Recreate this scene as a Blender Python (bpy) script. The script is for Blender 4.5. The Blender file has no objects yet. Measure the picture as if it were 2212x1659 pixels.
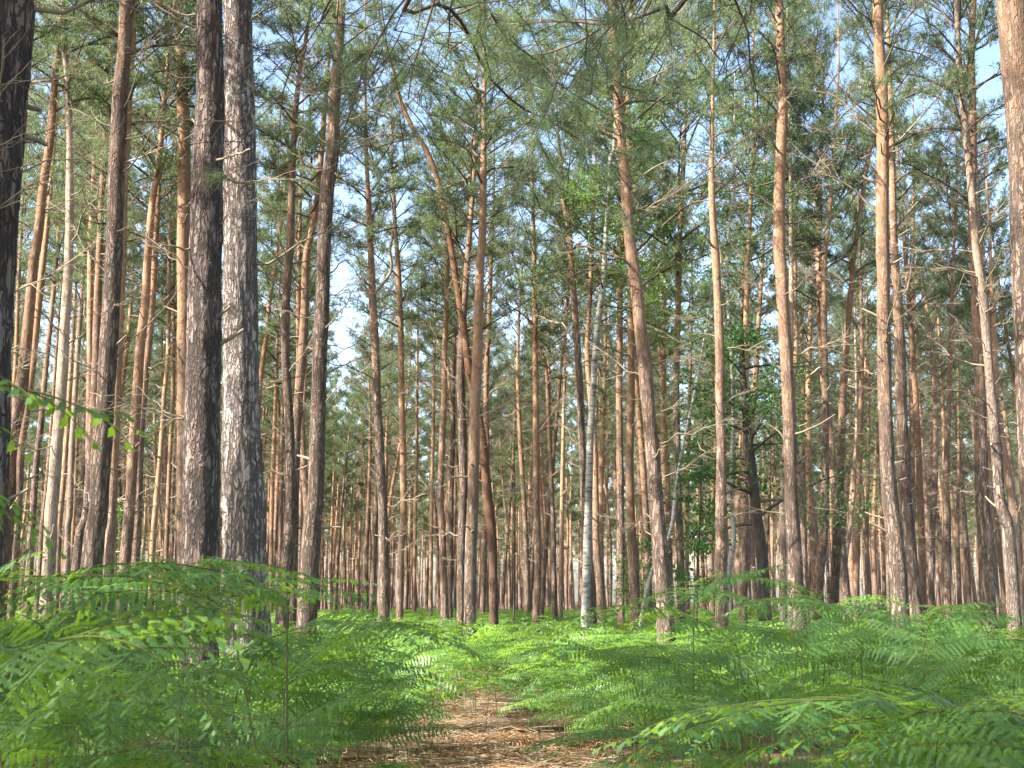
import bpy, math, random
import numpy as np
from mathutils import Vector, Matrix, noise as mnoise

random.seed(11)
RNG = np.random.default_rng(11)
scene = bpy.context.scene
COL = scene.collection
R = math.radians

# ---------------------------------------------------------------- camera
CAM_H = 1.6
FPX = 2700.0                      # focal length in pixels of a 2212 px wide picture
TILT = math.atan(461.0 / FPX)
CT, ST = math.cos(TILT), math.sin(TILT)

def ray(u, v):
    x = (u - 1106.0) / FPX
    y = (829.5 - v) / FPX
    return np.array([x, CT - y * ST, ST + y * CT])

def at(u, v, Y):
    """world point seen at pixel (u, v) at ground distance Y"""
    r = ray(u, v)
    return np.array([0, 0, CAM_H]) + r * (Y / r[1])

def to_px(p):
    x, y, z = p[0], p[1], p[2] - CAM_H
    f = y * CT + z * ST
    up = -y * ST + z * CT
    return 1106 + FPX * x / f, 829.5 - FPX * up / f

cd = bpy.data.cameras.new('camera')
cam = bpy.data.objects.new('camera', cd)
COL.objects.link(cam)
cam.location = (0, 0, CAM_H)
cam.rotation_euler = (math.pi / 2 + TILT, 0, 0)
cd.sensor_width = 36
cd.lens = 36 * FPX / 2212
cd.clip_start = 0.05
cd.clip_end = 3000
cd.dof.use_dof = True
cd.dof.focus_distance = 24
cd.dof.aperture_fstop = 10
scene.camera = cam

# ---------------------------------------------------------------- light
SUN_EL = R(42)
SUN_FROM = np.array([-0.90, -0.43])          # ground direction towards the sun
SUN_FROM = SUN_FROM / np.linalg.norm(SUN_FROM)
w = bpy.data.worlds.new('World')
scene.world = w
w.use_nodes = True
nt = w.node_tree
sky = nt.nodes.new('ShaderNodeTexSky')
sky.sky_type = 'NISHITA'
sky.sun_disc = False
sky.sun_elevation = SUN_EL
sky.sun_rotation = math.atan2(SUN_FROM[0], SUN_FROM[1])
sky.air_density = 1.0
sky.dust_density = 2.6
sky.ozone_density = 1.5
bg = nt.nodes['Background']
bg.inputs['Strength'].default_value = 0.068
# the lower sky is brighter: pale air towards the horizon
tcw = nt.nodes.new('ShaderNodeTexCoord')
sxw = nt.nodes.new('ShaderNodeSeparateXYZ')
nt.links.new(tcw.outputs['Generated'], sxw.inputs[0])
def wm(op, a_, b_, clamp=False):
    n_ = nt.nodes.new('ShaderNodeMath'); n_.operation = op; n_.use_clamp = clamp
    for i_, v_ in enumerate((a_, b_)):
        if isinstance(v_, (int, float)): n_.inputs[i_].default_value = v_
        else: nt.links.new(v_, n_.inputs[i_])
    return n_.outputs[0]
low = wm('POWER', wm('SUBTRACT', 1.0, wm('MAXIMUM', sxw.outputs['Z'], 0.0), True), 1.6)
nw = nt.nodes.new('ShaderNodeTexNoise'); nw.inputs['Scale'].default_value = 3.5; nw.inputs['Detail'].default_value = 6
nt.links.new(tcw.outputs['Generated'], nw.inputs['Vector'])
gain = wm('ADD', 1.0, wm('MULTIPLY', low, wm('ADD', 1.0, wm('MULTIPLY', nw.outputs['Fac'], 2.6))))
scw = nt.nodes.new('ShaderNodeVectorMath'); scw.operation = 'SCALE'
nt.links.new(sky.outputs[0], scw.inputs[0]); nt.links.new(gain, scw.inputs['Scale'])
nt.links.new(scw.outputs[0], bg.inputs['Color'])
sl = bpy.data.lights.new('sun', 'SUN')
sl.energy = 5.0
sl.angle = R(0.5)
sl.color = (1.0, 0.93, 0.82)
so = bpy.data.objects.new('sun', sl)
COL.objects.link(so)
sd = Vector((SUN_FROM[0] * math.cos(SUN_EL), SUN_FROM[1] * math.cos(SUN_EL), math.sin(SUN_EL)))
so.rotation_euler = sd.to_track_quat('Z', 'Y').to_euler()
so.location = (0, 0, 40)
scene.view_settings.view_transform = 'Standard'
scene.view_settings.look = 'None'
scene.view_settings.exposure = 1.9
scene.view_settings.gamma = 1
scene.render.film_transparent = False
scene.cycles.use_denoising = True
scene.cycles.sample_clamp_indirect = 4.0
scene.cycles.max_bounces = 6
scene.cycles.diffuse_bounces = 3
scene.cycles.glossy_bounces = 2
scene.cycles.transmission_bounces = 4
scene.cycles.transparent_max_bounces = 4
scene.cycles.caustics_reflective = False
scene.cycles.caustics_refractive = False

# ---------------------------------------------------------------- materials
def mat(name):
    m = bpy.data.materials.new(name)
    m.use_nodes = True
    t = m.node_tree
    return m, t, t.nodes['Principled BSDF']

def N(t, kind, **kw):
    n = t.nodes.new(kind)
    for k, v in kw.items():
        if k in n.inputs.keys():
            n.inputs[k].default_value = v
        else:
            setattr(n, k, v)
    return n

def ramp(t, stops, interp='LINEAR'):
    n = t.nodes.new('ShaderNodeValToRGB')
    cr = n.color_ramp
    cr.interpolation = interp
    while len(cr.elements) < len(stops):
        cr.elements.new(0.5)
    for e, (p, c) in zip(cr.elements, stops):
        e.position = p
        e.color = (*c, 1) if len(c) == 3 else c
    return n

def mixc(t, fac, a, b, blend='MIX'):
    n = t.nodes.new('ShaderNodeMix')
    n.data_type = 'RGBA'
    n.blend_type = blend
    for sock, v in ((n.inputs[0], fac), (n.inputs[6], a), (n.inputs[7], b)):
        if hasattr(v, 'is_output') or hasattr(v, 'links'):
            t.links.new(v, sock)
        elif isinstance(v, (int, float)):
            sock.default_value = v
        else:
            sock.default_value = (*v, 1)
    return n.outputs[2]

def math_n(t, op, a, b=None, clamp=False):
    n = t.nodes.new('ShaderNodeMath')
    n.operation = op
    n.use_clamp = clamp
    for i, v in enumerate((a, b)):
        if v is None:
            continue
        if isinstance(v, (int, float)):
            n.inputs[i].default_value = v
        else:
            t.links.new(v, n.inputs[i])
    return n.outputs[0]

def bark_material(name, grey, dark, orange, pale, z0, z1, vscale, bump):
    """plated grey bark low on the stem, thin flaky orange bark higher up"""
    m, t, b = mat(name)
    tc = N(t, 'ShaderNodeTexCoord')
    oi = N(t, 'ShaderNodeObjectInfo')
    off = math_n(t, 'MULTIPLY', oi.outputs['Random'], 91.0)
    add = N(t, 'ShaderNodeVectorMath', operation='ADD')
    t.links.new(tc.outputs['Object'], add.inputs[0])
    t.links.new(off, add.inputs[1])
    mp = N(t, 'ShaderNodeMapping')
    mp.inputs['Scale'].default_value = (1, 1, 0.24)
    t.links.new(add.outputs[0], mp.inputs[0])
    wob = N(t, 'ShaderNodeTexNoise', Scale=9.0, Detail=3.0)
    t.links.new(mp.outputs[0], wob.inputs['Vector'])
    warp = N(t, 'ShaderNodeVectorMath', operation='MULTIPLY_ADD')
    t.links.new(wob.outputs['Color'], warp.inputs[0])
    warp.inputs[1].default_value = (0.10, 0.10, 0.10)
    t.links.new(mp.outputs[0], warp.inputs[2])
    # vertical fissures: the zero line of a stretched noise, broken up by a finer one
    mpf = N(t, 'ShaderNodeMapping')
    mpf.inputs['Scale'].default_value = (1, 1, 0.12)
    t.links.new(add.outputs[0], mpf.inputs[0])
    fz = N(t, 'ShaderNodeTexNoise', Scale=vscale * 0.85, Detail=4.0, Roughness=0.6, Distortion=0.3)
    t.links.new(mpf.outputs[0], fz.inputs['Vector'])
    rid = math_n(t, 'ABSOLUTE', math_n(t, 'SUBTRACT', fz.outputs['Fac'], 0.5))
    mpx = N(t, 'ShaderNodeMapping')
    mpx.inputs['Scale'].default_value = (1, 1, 0.45)
    t.links.new(add.outputs[0], mpx.inputs[0])
    fx = N(t, 'ShaderNodeTexNoise', Scale=vscale * 0.75, Detail=3.0, Distortion=0.5)
    t.links.new(mpx.outputs[0], fx.inputs['Vector'])
    ridx = math_n(t, 'ADD', math_n(t, 'ABSOLUTE', math_n(t, 'SUBTRACT', fx.outputs['Fac'], 0.5)), 0.012)
    ridge = math_n(t, 'MINIMUM', rid, ridx)
    crack = ramp(t, [(0.0, (0, 0, 0)), (0.025, (0.3, 0.3, 0.3)), (0.075, (1, 1, 1))])
    # fissures open and close along the stem
    fo = N(t, 'ShaderNodeTexNoise', Scale=5.0, Detail=3.0)
    t.links.new(mpx.outputs[0], fo.inputs['Vector'])
    ridge = math_n(t, 'ADD', ridge, math_n(t, 'MULTIPLY', math_n(t, 'SUBTRACT', fo.outputs['Fac'], 0.49), 0.10), clamp=True)
    fine = N(t, 'ShaderNodeTexNoise', Scale=60.0, Detail=4.0, Roughness=0.7)
    t.links.new(mpx.outputs[0], fine.inputs['Vector'])
    ridge = math_n(t, 'ADD', ridge, math_n(t, 'MULTIPLY', math_n(t, 'SUBTRACT', fine.outputs['Fac'], 0.5), 0.05))
    t.links.new(ridge, crack.inputs[0])
    vc = N(t, 'ShaderNodeTexVoronoi', Scale=vscale)
    t.links.new(warp.outputs[0], vc.inputs['Vector'])
    n1 = N(t, 'ShaderNodeTexNoise', Scale=26.0, Detail=6.0, Roughness=0.7)
    t.links.new(mp.outputs[0], n1.inputs['Vector'])
    # low bark
    plate = mixc(t, n1.outputs['Fac'], [c * 0.6 for c in grey], [c * 1.35 for c in grey])
    sep = N(t, 'ShaderNodeSeparateColor')
    t.links.new(vc.outputs['Color'], sep.inputs[0])
    plate = mixc(t, math_n(t, 'MULTIPLY', sep.outputs[0], 0.55), plate, [grey[0] * 1.15, grey[1] * 0.85, grey[2] * 0.75])
    low = mixc(t, crack.outputs[0], dark, plate)
    # high bark: flakes
    fl = N(t, 'ShaderNodeTexVoronoi', Scale=vscale * 1.5)
    mp2 = N(t, 'ShaderNodeMapping')
    mp2.inputs['Scale'].default_value = (1, 1, 0.55)
    t.links.new(add.outputs[0], mp2.inputs[0])
    warp2 = N(t, 'ShaderNodeVectorMath', operation='MULTIPLY_ADD')
    t.links.new(wob.outputs['Color'], warp2.inputs[0])
    warp2.inputs[1].default_value = (0.08, 0.08, 0.08)
    t.links.new(mp2.outputs[0], warp2.inputs[2])
    t.links.new(warp2.outputs[0], fl.inputs['Vector'])
    sep2 = N(t, 'ShaderNodeSeparateColor')
    t.links.new(fl.outputs['Color'], sep2.inputs[0])
    flk = ramp(t, [(0.0, [c * 0.55 for c in orange]), (0.35, orange), (0.75, orange), (1.0, pale)])
    t.links.new(sep2.outputs[0], flk.inputs[0])
    high = mixc(t, n1.outputs['Fac'], [c * 0.55 for c in orange], flk.outputs[0])
    # height blend
    sz = N(t, 'ShaderNodeSeparateXYZ')
    t.links.new(tc.outputs['Object'], sz.inputs[0])
    n2 = N(t, 'ShaderNodeTexNoise', Scale=2.2, Detail=4.0)
    t.links.new(add.outputs[0], n2.inputs['Vector'])
    zz = math_n(t, 'ADD', sz.outputs['Z'], math_n(t, 'MULTIPLY', math_n(t, 'SUBTRACT', n2.outputs['Fac'], 0.5), 7.0))
    zz = math_n(t, 'ADD', zz, math_n(t, 'MULTIPLY', math_n(t, 'SUBTRACT', oi.outputs['Random'], 0.5), (z1 - z0) * 1.2))
    fac = math_n(t, 'DIVIDE', math_n(t, 'SUBTRACT', zz, z0), (z1 - z0), clamp=True)
    colr = mixc(t, fac, low, high)
    # per tree tone
    tone = math_n(t, 'ADD', math_n(t, 'MULTIPLY', math_n(t, 'FRACT', math_n(t, 'MULTIPLY', oi.outputs['Random'], 7.3)), 0.5), 0.75)
    tv = N(t, 'ShaderNodeVectorMath', operation='SCALE')
    t.links.new(colr, tv.inputs[0])
    t.links.new(tone, tv.inputs['Scale'])
    t.links.new(tv.outputs[0], b.inputs['Base Color'])
    b.inputs['Roughness'].default_value = 0.9
    b.inputs['Specular IOR Level'].default_value = 0.15
    h = math_n(t, 'ADD', math_n(t, 'MULTIPLY', crack.outputs[0], 1.0), math_n(t, 'MULTIPLY', n1.outputs['Fac'], 0.5))
    h2 = math_n(t, 'ADD', math_n(t, 'MULTIPLY', sep2.outputs[0], 0.35), math_n(t, 'MULTIPLY', n1.outputs['Fac'], 0.4))
    mxf = t.nodes.new('ShaderNodeMix')
    t.links.new(fac, mxf.inputs[0]); t.links.new(h, mxf.inputs[2]); t.links.new(h2, mxf.inputs[3])
    bp = N(t, 'ShaderNodeBump', Strength=1.0, Distance=bump)
    t.links.new(mxf.outputs[0], bp.inputs['Height'])
    t.links.new(bp.outputs[0], b.inputs['Normal'])
    return m

GREY = (0.235, 0.185, 0.155)
M_BARK = bark_material('pine_bark', (0.265, 0.212, 0.172), (0.085, 0.066, 0.055), (0.37, 0.22, 0.135), (0.46, 0.37, 0.29), 5.0, 11.0, 15.0, 0.03)
M_BARK_BIG = bark_material('old_pine_bark', (0.30, 0.255, 0.23), (0.085, 0.068, 0.06), (0.32, 0.22, 0.16), (0.40, 0.32, 0.27), 10.5, 15.0, 19.0, 0.04)
M_BARK_ORANGE = bark_material('young_pine_bark', (0.31, 0.235, 0.18), (0.095, 0.072, 0.06), (0.42, 0.245, 0.145), (0.50, 0.40, 0.31), 3.0, 9.0, 17.0, 0.02)

M_BARK_SILVER = bark_material('silver_grey_bark', (0.33, 0.30, 0.28), (0.085, 0.072, 0.065), (0.36, 0.28, 0.23), (0.42, 0.37, 0.33), 10.5, 15.0, 19.0, 0.045)
M_BARK_PALE = bark_material('pale_pine_bark', (0.40, 0.335, 0.285), (0.12, 0.095, 0.08), (0.47, 0.35, 0.26), (0.54, 0.46, 0.38), 3.0, 9.0, 18.0, 0.02)
M_BARK_RED = bark_material('dark_red_bark', (0.17, 0.125, 0.10), (0.06, 0.045, 0.04), (0.21, 0.11, 0.065), (0.28, 0.19, 0.13), 3.0, 9.0, 17.0, 0.02)

def noisy(name, stops, scale, rough=0.85, detail=4.0, bump=0.0, coord='Object', vecscale=(1, 1, 1), spec=0.2, perobj=0.0):
    m, t, b = mat(name)
    tc = N(t, 'ShaderNodeTexCoord')
    mp = N(t, 'ShaderNodeMapping')
    mp.inputs['Scale'].default_value = vecscale
    t.links.new(tc.outputs[coord], mp.inputs[0])
    n = N(t, 'ShaderNodeTexNoise', Scale=scale, Detail=detail, Roughness=0.65)
    t.links.new(mp.outputs[0], n.inputs['Vector'])
    r = ramp(t, stops)
    t.links.new(n.outputs['Fac'], r.inputs[0])
    out = r.outputs[0]
    if perobj:
        oi = N(t, 'ShaderNodeObjectInfo')
        tv = N(t, 'ShaderNodeVectorMath', operation='SCALE')
        t.links.new(out, tv.inputs[0])
        t.links.new(math_n(t, 'ADD', math_n(t, 'MULTIPLY', oi.outputs['Random'], 2 * perobj), 1 - perobj), tv.inputs['Scale'])
        out = tv.outputs[0]
    t.links.new(out, b.inputs['Base Color'])
    b.inputs['Roughness'].default_value = rough
    b.inputs['Specular IOR Level'].default_value = spec
    if bump:
        bp = N(t, 'ShaderNodeBump', Strength=1.0, Distance=bump)
        t.links.new(n.outputs['Fac'], bp.inputs['Height'])
        t.links.new(bp.outputs[0], b.inputs['Normal'])
    return m

M_DEAD = noisy('dead_wood', [(0.3, (0.17, 0.135, 0.10)), (0.7, (0.36, 0.295, 0.215))], 1.3, perobj=0.25)
M_LIMB = noisy('limb_bark', [(0.3, (0.06, 0.048, 0.04)), (0.7, (0.17, 0.125, 0.095))], 7.0, bump=0.01)

def leaf_material(name, c_dark, c_light, trans_col, trans, scale, rough=0.5, spec=0.3, perobj=0.2):
    m, t, b = mat(name)
    tc = N(t, 'ShaderNodeTexCoord')
    oi = N(t, 'ShaderNodeObjectInfo')
    ge = N(t, 'ShaderNodeNewGeometry')
    n = N(t, 'ShaderNodeTexNoise', Scale=scale, Detail=3.0)
    t.links.new(tc.outputs['Object'], n.inputs['Vector'])
    f = math_n(t, 'ADD', math_n(t, 'MULTIPLY', n.outputs['Fac'], 0.7), math_n(t, 'MULTIPLY', ge.outputs['Random Per Island'], 0.35))
    r = ramp(t, [(0.25, c_dark), (0.75, c_light)])
    t.links.new(f, r.inputs[0])
    tv = N(t, 'ShaderNodeVectorMath', operation='SCALE')
    t.links.new(r.outputs[0], tv.inputs[0])
    t.links.new(math_n(t, 'ADD', math_n(t, 'MULTIPLY', oi.outputs['Random'], 2 * perobj), 1 - perobj), tv.inputs['Scale'])
    t.links.new(tv.outputs[0], b.inputs['Base Color'])
    b.inputs['Roughness'].default_value = rough
    b.inputs['Specular IOR Level'].default_value = spec
    tr = N(t, 'ShaderNodeBsdfTranslucent')
    tr.inputs['Color'].default_value = (*trans_col, 1)
    mx = N(t, 'ShaderNodeMixShader')
    mx.inputs[0].default_value = trans
    t.links.new(b.outputs[0], mx.inputs[1])
    t.links.new(tr.outputs[0], mx.inputs[2])
    t.links.new(mx.outputs[0], t.nodes['Material Output'].inputs['Surface'])
    return m

M_NEEDLE = leaf_material('pine_needles', (0.070, 0.112, 0.064), (0.185, 0.245, 0.115), (0.24, 0.33, 0.12), 0.35, 0.9, rough=0.45, spec=0.35)
M_NEEDLE_DEAD = leaf_material('dead_needles', (0.22, 0.12, 0.05), (0.34, 0.20, 0.09), (0.3, 0.16, 0.06), 0.25, 2.0)
M_FERN = leaf_material('bracken_leaf', (0.030, 0.088, 0.046), (0.150, 0.300, 0.072), (0.42, 0.70, 0.05), 0.36, 1.6, rough=0.42, spec=0.4, perobj=0.15)
M_FERN_STEM = noisy('bracken_stem', [(0.3, (0.08, 0.09, 0.03)), (0.7, (0.14, 0.16, 0.05))], 3.0, rough=0.6)
M_BROAD = leaf_material('broad_leaf', (0.05, 0.13, 0.02), (0.12, 0.25, 0.04), (0.22, 0.45, 0.05), 0.4, 1.2, rough=0.4, spec=0.4)
M_OAKLEAF = leaf_material('oak_leaf', (0.03, 0.085, 0.022), (0.07, 0.17, 0.04), (0.12, 0.30, 0.05), 0.35, 1.2, rough=0.4, spec=0.4)
M_OAKBARK = noisy('oak_bark', [(0.3, (0.04, 0.034, 0.028)), (0.7, (0.13, 0.11, 0.09))], 14.0, bump=0.03, vecscale=(1, 1, 0.3))
M_STRAW = noisy('straw', [(0.3, (0.28, 0.20, 0.13)), (0.7, (0.52, 0.43, 0.31))], 2.5)
M_DEADFERN = noisy('dead_bracken', [(0.3, (0.20, 0.09, 0.04)), (0.7, (0.34, 0.18, 0.08))], 3.0)

def birch_material():
    m, t, b = mat('birch_bark')
    tc = N(t, 'ShaderNodeTexCoord')
    mp = N(t, 'ShaderNodeMapping')
    mp.inputs['Scale'].default_value = (2.5, 2.5, 11)
    t.links.new(tc.outputs['Object'], mp.inputs[0])
    n = N(t, 'ShaderNodeTexNoise', Scale=1.6, Detail=5.0, Roughness=0.7)
    t.links.new(mp.outputs[0], n.inputs['Vector'])
    r = ramp(t, [(0.36, (0.07, 0.06, 0.055)), (0.47, (0.30, 0.29, 0.26)), (0.7, (0.46, 0.44, 0.39))])
    t.links.new(n.outputs['Fac'], r.inputs[0])
    n2 = N(t, 'ShaderNodeTexNoise', Scale=2.0, Detail=3.0)
    t.links.new(tc.outputs['Object'], n2.inputs['Vector'])
    r2 = ramp(t, [(0.5, (1, 1, 1)), (0.75, (0.55, 0.62, 0.5))])
    t.links.new(n2.outputs['Fac'], r2.inputs[0])
    t.links.new(mixc(t, 1.0, r.outputs[0], r2.outputs[0], 'MULTIPLY'), b.inputs['Base Color'])
    b.inputs['Roughness'].default_value = 0.75
    return m
M_BIRCH = birch_material()

def ground_material():
    m, t, b = mat('forest_floor')
    tc = N(t, 'ShaderNodeTexCoord')
    n = N(t, 'ShaderNodeTexNoise', Scale=0.9, Detail=8.0, Roughness=0.7)
    t.links.new(tc.outputs['Object'], n.inputs['Vector'])
    n2 = N(t, 'ShaderNodeTexNoise', Scale=14.0, Detail=8.0, Roughness=0.75)
    t.links.new(tc.outputs['Object'], n2.inputs['Vector'])
    a = ramp(t, [(0.3, (0.13, 0.075, 0.04)), (0.55, (0.24, 0.16, 0.10)), (0.75, (0.48, 0.37, 0.26))])
    t.links.new(n2.outputs['Fac'], a.inputs[0])
    c = ramp(t, [(0.35, (0.17, 0.11, 0.07)), (0.65, (0.48, 0.39, 0.29))])
    t.links.new(n.outputs['Fac'], c.inputs[0])
    at_ = N(t, 'ShaderNodeAttribute', attribute_name='trodden')
    sand = mixc(t, 0.5, a.outputs[0], c.outputs[0])
    duff = ramp(t, [(0.3, (0.035, 0.024, 0.015)), (0.7, (0.13, 0.085, 0.05))])
    t.links.new(n2.outputs['Fac'], duff.inputs[0])
    nn_ = N(t, 'ShaderNodeTexNoise', Scale=2.2, Detail=5.0)
    t.links.new(tc.outputs['Object'], nn_.inputs['Vector'])
    fac = math_n(t, 'ADD', at_.outputs['Fac'], math_n(t, 'MULTIPLY', math_n(t, 'SUBTRACT', nn_.outputs['Fac'], 0.55), 1.4), clamp=True)
    t.links.new(mixc(t, fac, duff.outputs[0], sand), b.inputs['Base Color'])
    b.inputs['Roughness'].default_value = 0.95
    b.inputs['Specular IOR Level'].default_value = 0.1
    bp = N(t, 'ShaderNodeBump', Strength=1.0, Distance=0.05)
    t.links.new(n2.outputs['Fac'], bp.inputs['Height'])
    t.links.new(bp.outputs[0], b.inputs['Normal'])
    return m
M_GROUND = ground_material()

# ---------------------------------------------------------------- mesh helpers
class Buf:
    """collects triangles and quads with a material slot each"""
    def __init__(self):
        self.v, self.t, self.q, self.tm, self.qm, self.n = [], [], [], [], [], 0
    def tris(self, v, f, mi=0):
        v = np.asarray(v, np.float32).reshape(-1, 3)
        f = np.asarray(f, np.int64).reshape(-1, 3)
        self.v.append(v); self.t.append(f + self.n); self.tm.append(np.full(len(f), mi, np.int32)); self.n += len(v)
    def quads(self, v, f, mi=0):
        v = np.asarray(v, np.float32).reshape(-1, 3)
        f = np.asarray(f, np.int64).reshape(-1, 4)
        self.v.append(v); self.q.append(f + self.n); self.qm.append(np.full(len(f), mi, np.int32)); self.n += len(v)
    def arrays(self):
        V = np.concatenate(self.v) if self.v else np.zeros((0, 3), np.float32)
        T = np.concatenate(self.t) if self.t else np.zeros((0, 3), np.int64)
        Q = np.concatenate(self.q) if self.q else np.zeros((0, 4), np.int64)
        TM = np.concatenate(self.tm) if self.tm else np.zeros(0, np.int32)
        QM = np.concatenate(self.qm) if self.qm else np.zeros(0, np.int32)
        return V, T, Q, TM, QM
    def add(self, other, M=None, slot=None):
        V, T, Q, TM, QM = other if isinstance(other, tuple) else other.arrays()
        if M is not None:
            V = V @ np.asarray(M[0]).T + np.asarray(M[1])
        if slot is not None:
            TM = np.full_like(TM, slot); QM = np.full_like(QM, slot)
        self.v.append(V.astype(np.float32)); self.t.append(T + self.n); self.q.append(Q + self.n)
        self.tm.append(TM); self.qm.append(QM); self.n += len(V)
    def scatter(self, other, mats, locs):
        """many transformed copies of one shape: mats (K,3,3), locs (K,3)"""
        V, T, Q, TM, QM = other
        K, n = len(mats), len(V)
        W = np.einsum('kij,nj->kni', mats, V) + locs[:, None, :]
        o = (np.arange(K) * n)[:, None, None] + self.n
        self.v.append(W.reshape(-1, 3).astype(np.float32))
        self.t.append((T[None] + o).reshape(-1, 3)); self.q.append((Q[None] + o).reshape(-1, 4))
        self.tm.append(np.tile(TM, K)); self.qm.append(np.tile(QM, K)); self.n += K * n
    def mesh(self, name, mats, smooth=False):
        V, T, Q, TM, QM = self.arrays()
        me = bpy.data.meshes.new(name)
        nt_, nq = len(T), len(Q)
        me.vertices.add(len(V))
        me.vertices.foreach_set('co', V.ravel())
        me.loops.add(nt_ * 3 + nq * 4)
        me.loops.foreach_set('vertex_index', np.concatenate([T.ravel(), Q.ravel()]).astype(np.int32))
        me.polygons.add(nt_ + nq)
        st = np.concatenate([np.arange(nt_) * 3, nt_ * 3 + np.arange(nq) * 4]).astype(np.int32)
        me.polygons.foreach_set('loop_start', st)
        me.polygons.foreach_set('material_index', np.concatenate([TM, QM]).astype(np.int32))
        if smooth:
            me.polygons.foreach_set('use_smooth', np.ones(nt_ + nq, bool))
        for m in mats:
            me.materials.append(m)
        me.update(calc_edges=True)
        return me

def link(name, me, parent=None, loc=(0, 0, 0), rot=None, scale=None):
    o = bpy.data.objects.new(name, me)
    COL.objects.link(o)
    o.location = loc
    if rot is not None: o.rotation_euler = rot
    if scale is not None: o.scale = (scale,) * 3 if isinstance(scale, (int, float)) else scale
    if parent is not None: o.parent = parent
    return o

def thing(name, label, cat, loc, group=None, rotz=0.0):
    o = link(name, None, loc=loc, rot=(0, 0, rotz))
    tag(o, label, cat, group)
    o.empty_display_size = 0.2
    return o

def tag(o, label=None, cat=None, group=None, kind=None):
    if label: o['label'] = label
    if cat: o['category'] = cat
    if group: o['group'] = group
    if kind: o['kind'] = kind
    return o

def unit(v):
    v = np.asarray(v, float)
    return v / (np.linalg.norm(v, axis=-1, keepdims=True) + 1e-9)

def tube(buf, pts, rad, sides=6, mi=0, cap=False, lump=None):
    P = np.asarray(pts, float); n = len(P)
    r = np.asarray(rad, float)
    T = unit(np.gradient(P, axis=0))
    ref = np.array([1.0, 0, 0]) if abs(T[0][0]) < 0.8 else np.array([0, 1.0, 0])
    A = unit(np.cross(T, ref)); B = np.cross(T, A)
    a = np.linspace(0, 2 * np.pi, sides, endpoint=False)
    ring = np.cos(a)[None, :, None] * A[:, None] + np.sin(a)[None, :, None] * B[:, None]
    rr = r[:, None] * (lump if lump is not None else 1.0) if lump is None else r[:, None] * lump
    V = P[:, None] + ring * (rr[..., None] if rr.ndim == 2 else rr)
    i = np.arange(n - 1)[:, None] * sides
    j = np.arange(sides)[None]
    k = (j + 1) % sides
    F = np.stack([i + j, i + k, i + sides + k, i + sides + j], -1).reshape(-1, 4)
    buf.quads(V.reshape(-1, 3), F, mi)
    if cap:
        c = np.vstack([V[-1], P[-1:] ])
        buf.tris(c, [[jj, (jj + 1) % sides, sides] for jj in range(sides)], mi)

def smooth_path(pts, n):
    """Catmull-Rom through the rows of pts, n samples"""
    P = np.asarray(pts, float)
    if len(P) == 2:
        return P[0] + (P[1] - P[0]) * np.linspace(0, 1, n)[:, None]
    d = np.r_[0, np.cumsum(np.linalg.norm(np.diff(P[:, :3], axis=0), axis=1))]
    s = np.linspace(0, d[-1], n)
    E = np.vstack([2 * P[0] - P[1], P, 2 * P[-1] - P[-2]])
    out = []
    for x in s:
        k = min(max(np.searchsorted(d, x) - 1, 0), len(P) - 2)
        t = (x - d[k]) / max(d[k + 1] - d[k], 1e-6)
        p0, p1, p2, p3 = E[k], E[k + 1], E[k + 2], E[k + 3]
        out.append(0.5 * (2 * p1 + (p2 - p0) * t + (2 * p0 - 5 * p1 + 4 * p2 - p3) * t * t + (3 * p1 - p0 - 3 * p2 + p3) * t ** 3))
    return np.array(out)

def rotz(a):
    c, s = math.cos(a), math.sin(a)
    return np.array([[c, -s, 0], [s, c, 0], [0, 0, 1.0]])

def roty(a):
    c, s = math.cos(a), math.sin(a)
    return np.array([[c, 0, s], [0, 1, 0], [-s, 0, c]])

# ---------------------------------------------------------------- dead branches
def dead_branch(rng, length=1.0, r0=0.016, ntw=12, bend=0.25, fine=2, main_sides=5):
    """a bare branch along +X from the origin: wavy stem, side twigs, finer twigs"""
    b = Buf()
    n = 8
    t = np.linspace(0, 1, n)
    wob = np.cumsum(rng.normal(0, 0.035, (n, 2)), axis=0) * length
    z = bend * length * (t ** 1.6) * rng.choice([1, 1, -0.5])
    P = np.c_[t * length, wob[:, 0], z + wob[:, 1]]
    P[0] = 0
    rad = r0 * (1 - t * 0.82)
    tube(b, P, rad, main_sides, cap=True)
    for k in range(ntw):
        u = rng.uniform(0.15, 0.97)
        i = u * (n - 1); a = int(i); f = i - a
        p = P[a] * (1 - f) + P[min(a + 1, n - 1)] * f
        side = rng.choice([-1, 1])
        dirv = unit(np.array([rng.uniform(0.3, 1.0), side * rng.uniform(0.4, 1.0), rng.uniform(-0.5, 0.5)]))
        L = length * rng.uniform(0.12, 0.42) * (1.1 - u * 0.6)
        m = 5
        s = np.linspace(0, 1, m)[:, None]
        Q = p + dirv * s * L + np.cumsum(rng.normal(0, 0.05 * L, (m, 3)), axis=0) * s + np.array([0.2, 0, rng.uniform(-.35, .2)]) * L * s ** 2
        r1 = max(r0 * (1 - u * 0.8) * 0.5, 0.0028)
        tube(b, Q, r1 * np.linspace(1, 0.4, m), 3)
        for g in range(rng.integers(0, fine + 1) if fine else 0):
            q0 = Q[rng.integers(1, m - 1)]
            d2 = unit(dirv + rng.normal(0, 0.7, 3))
            L2 = L * rng.uniform(0.25, 0.6)
            S = q0 + d2 * np.linspace(0, 1, 3)[:, None] * L2 + rng.normal(0, 0.04 * L2, (3, 3))
            S[0] = q0
            tube(b, S, r1 * np.array([0.6, 0.5, 0.3]), 3)
    return b

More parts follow.
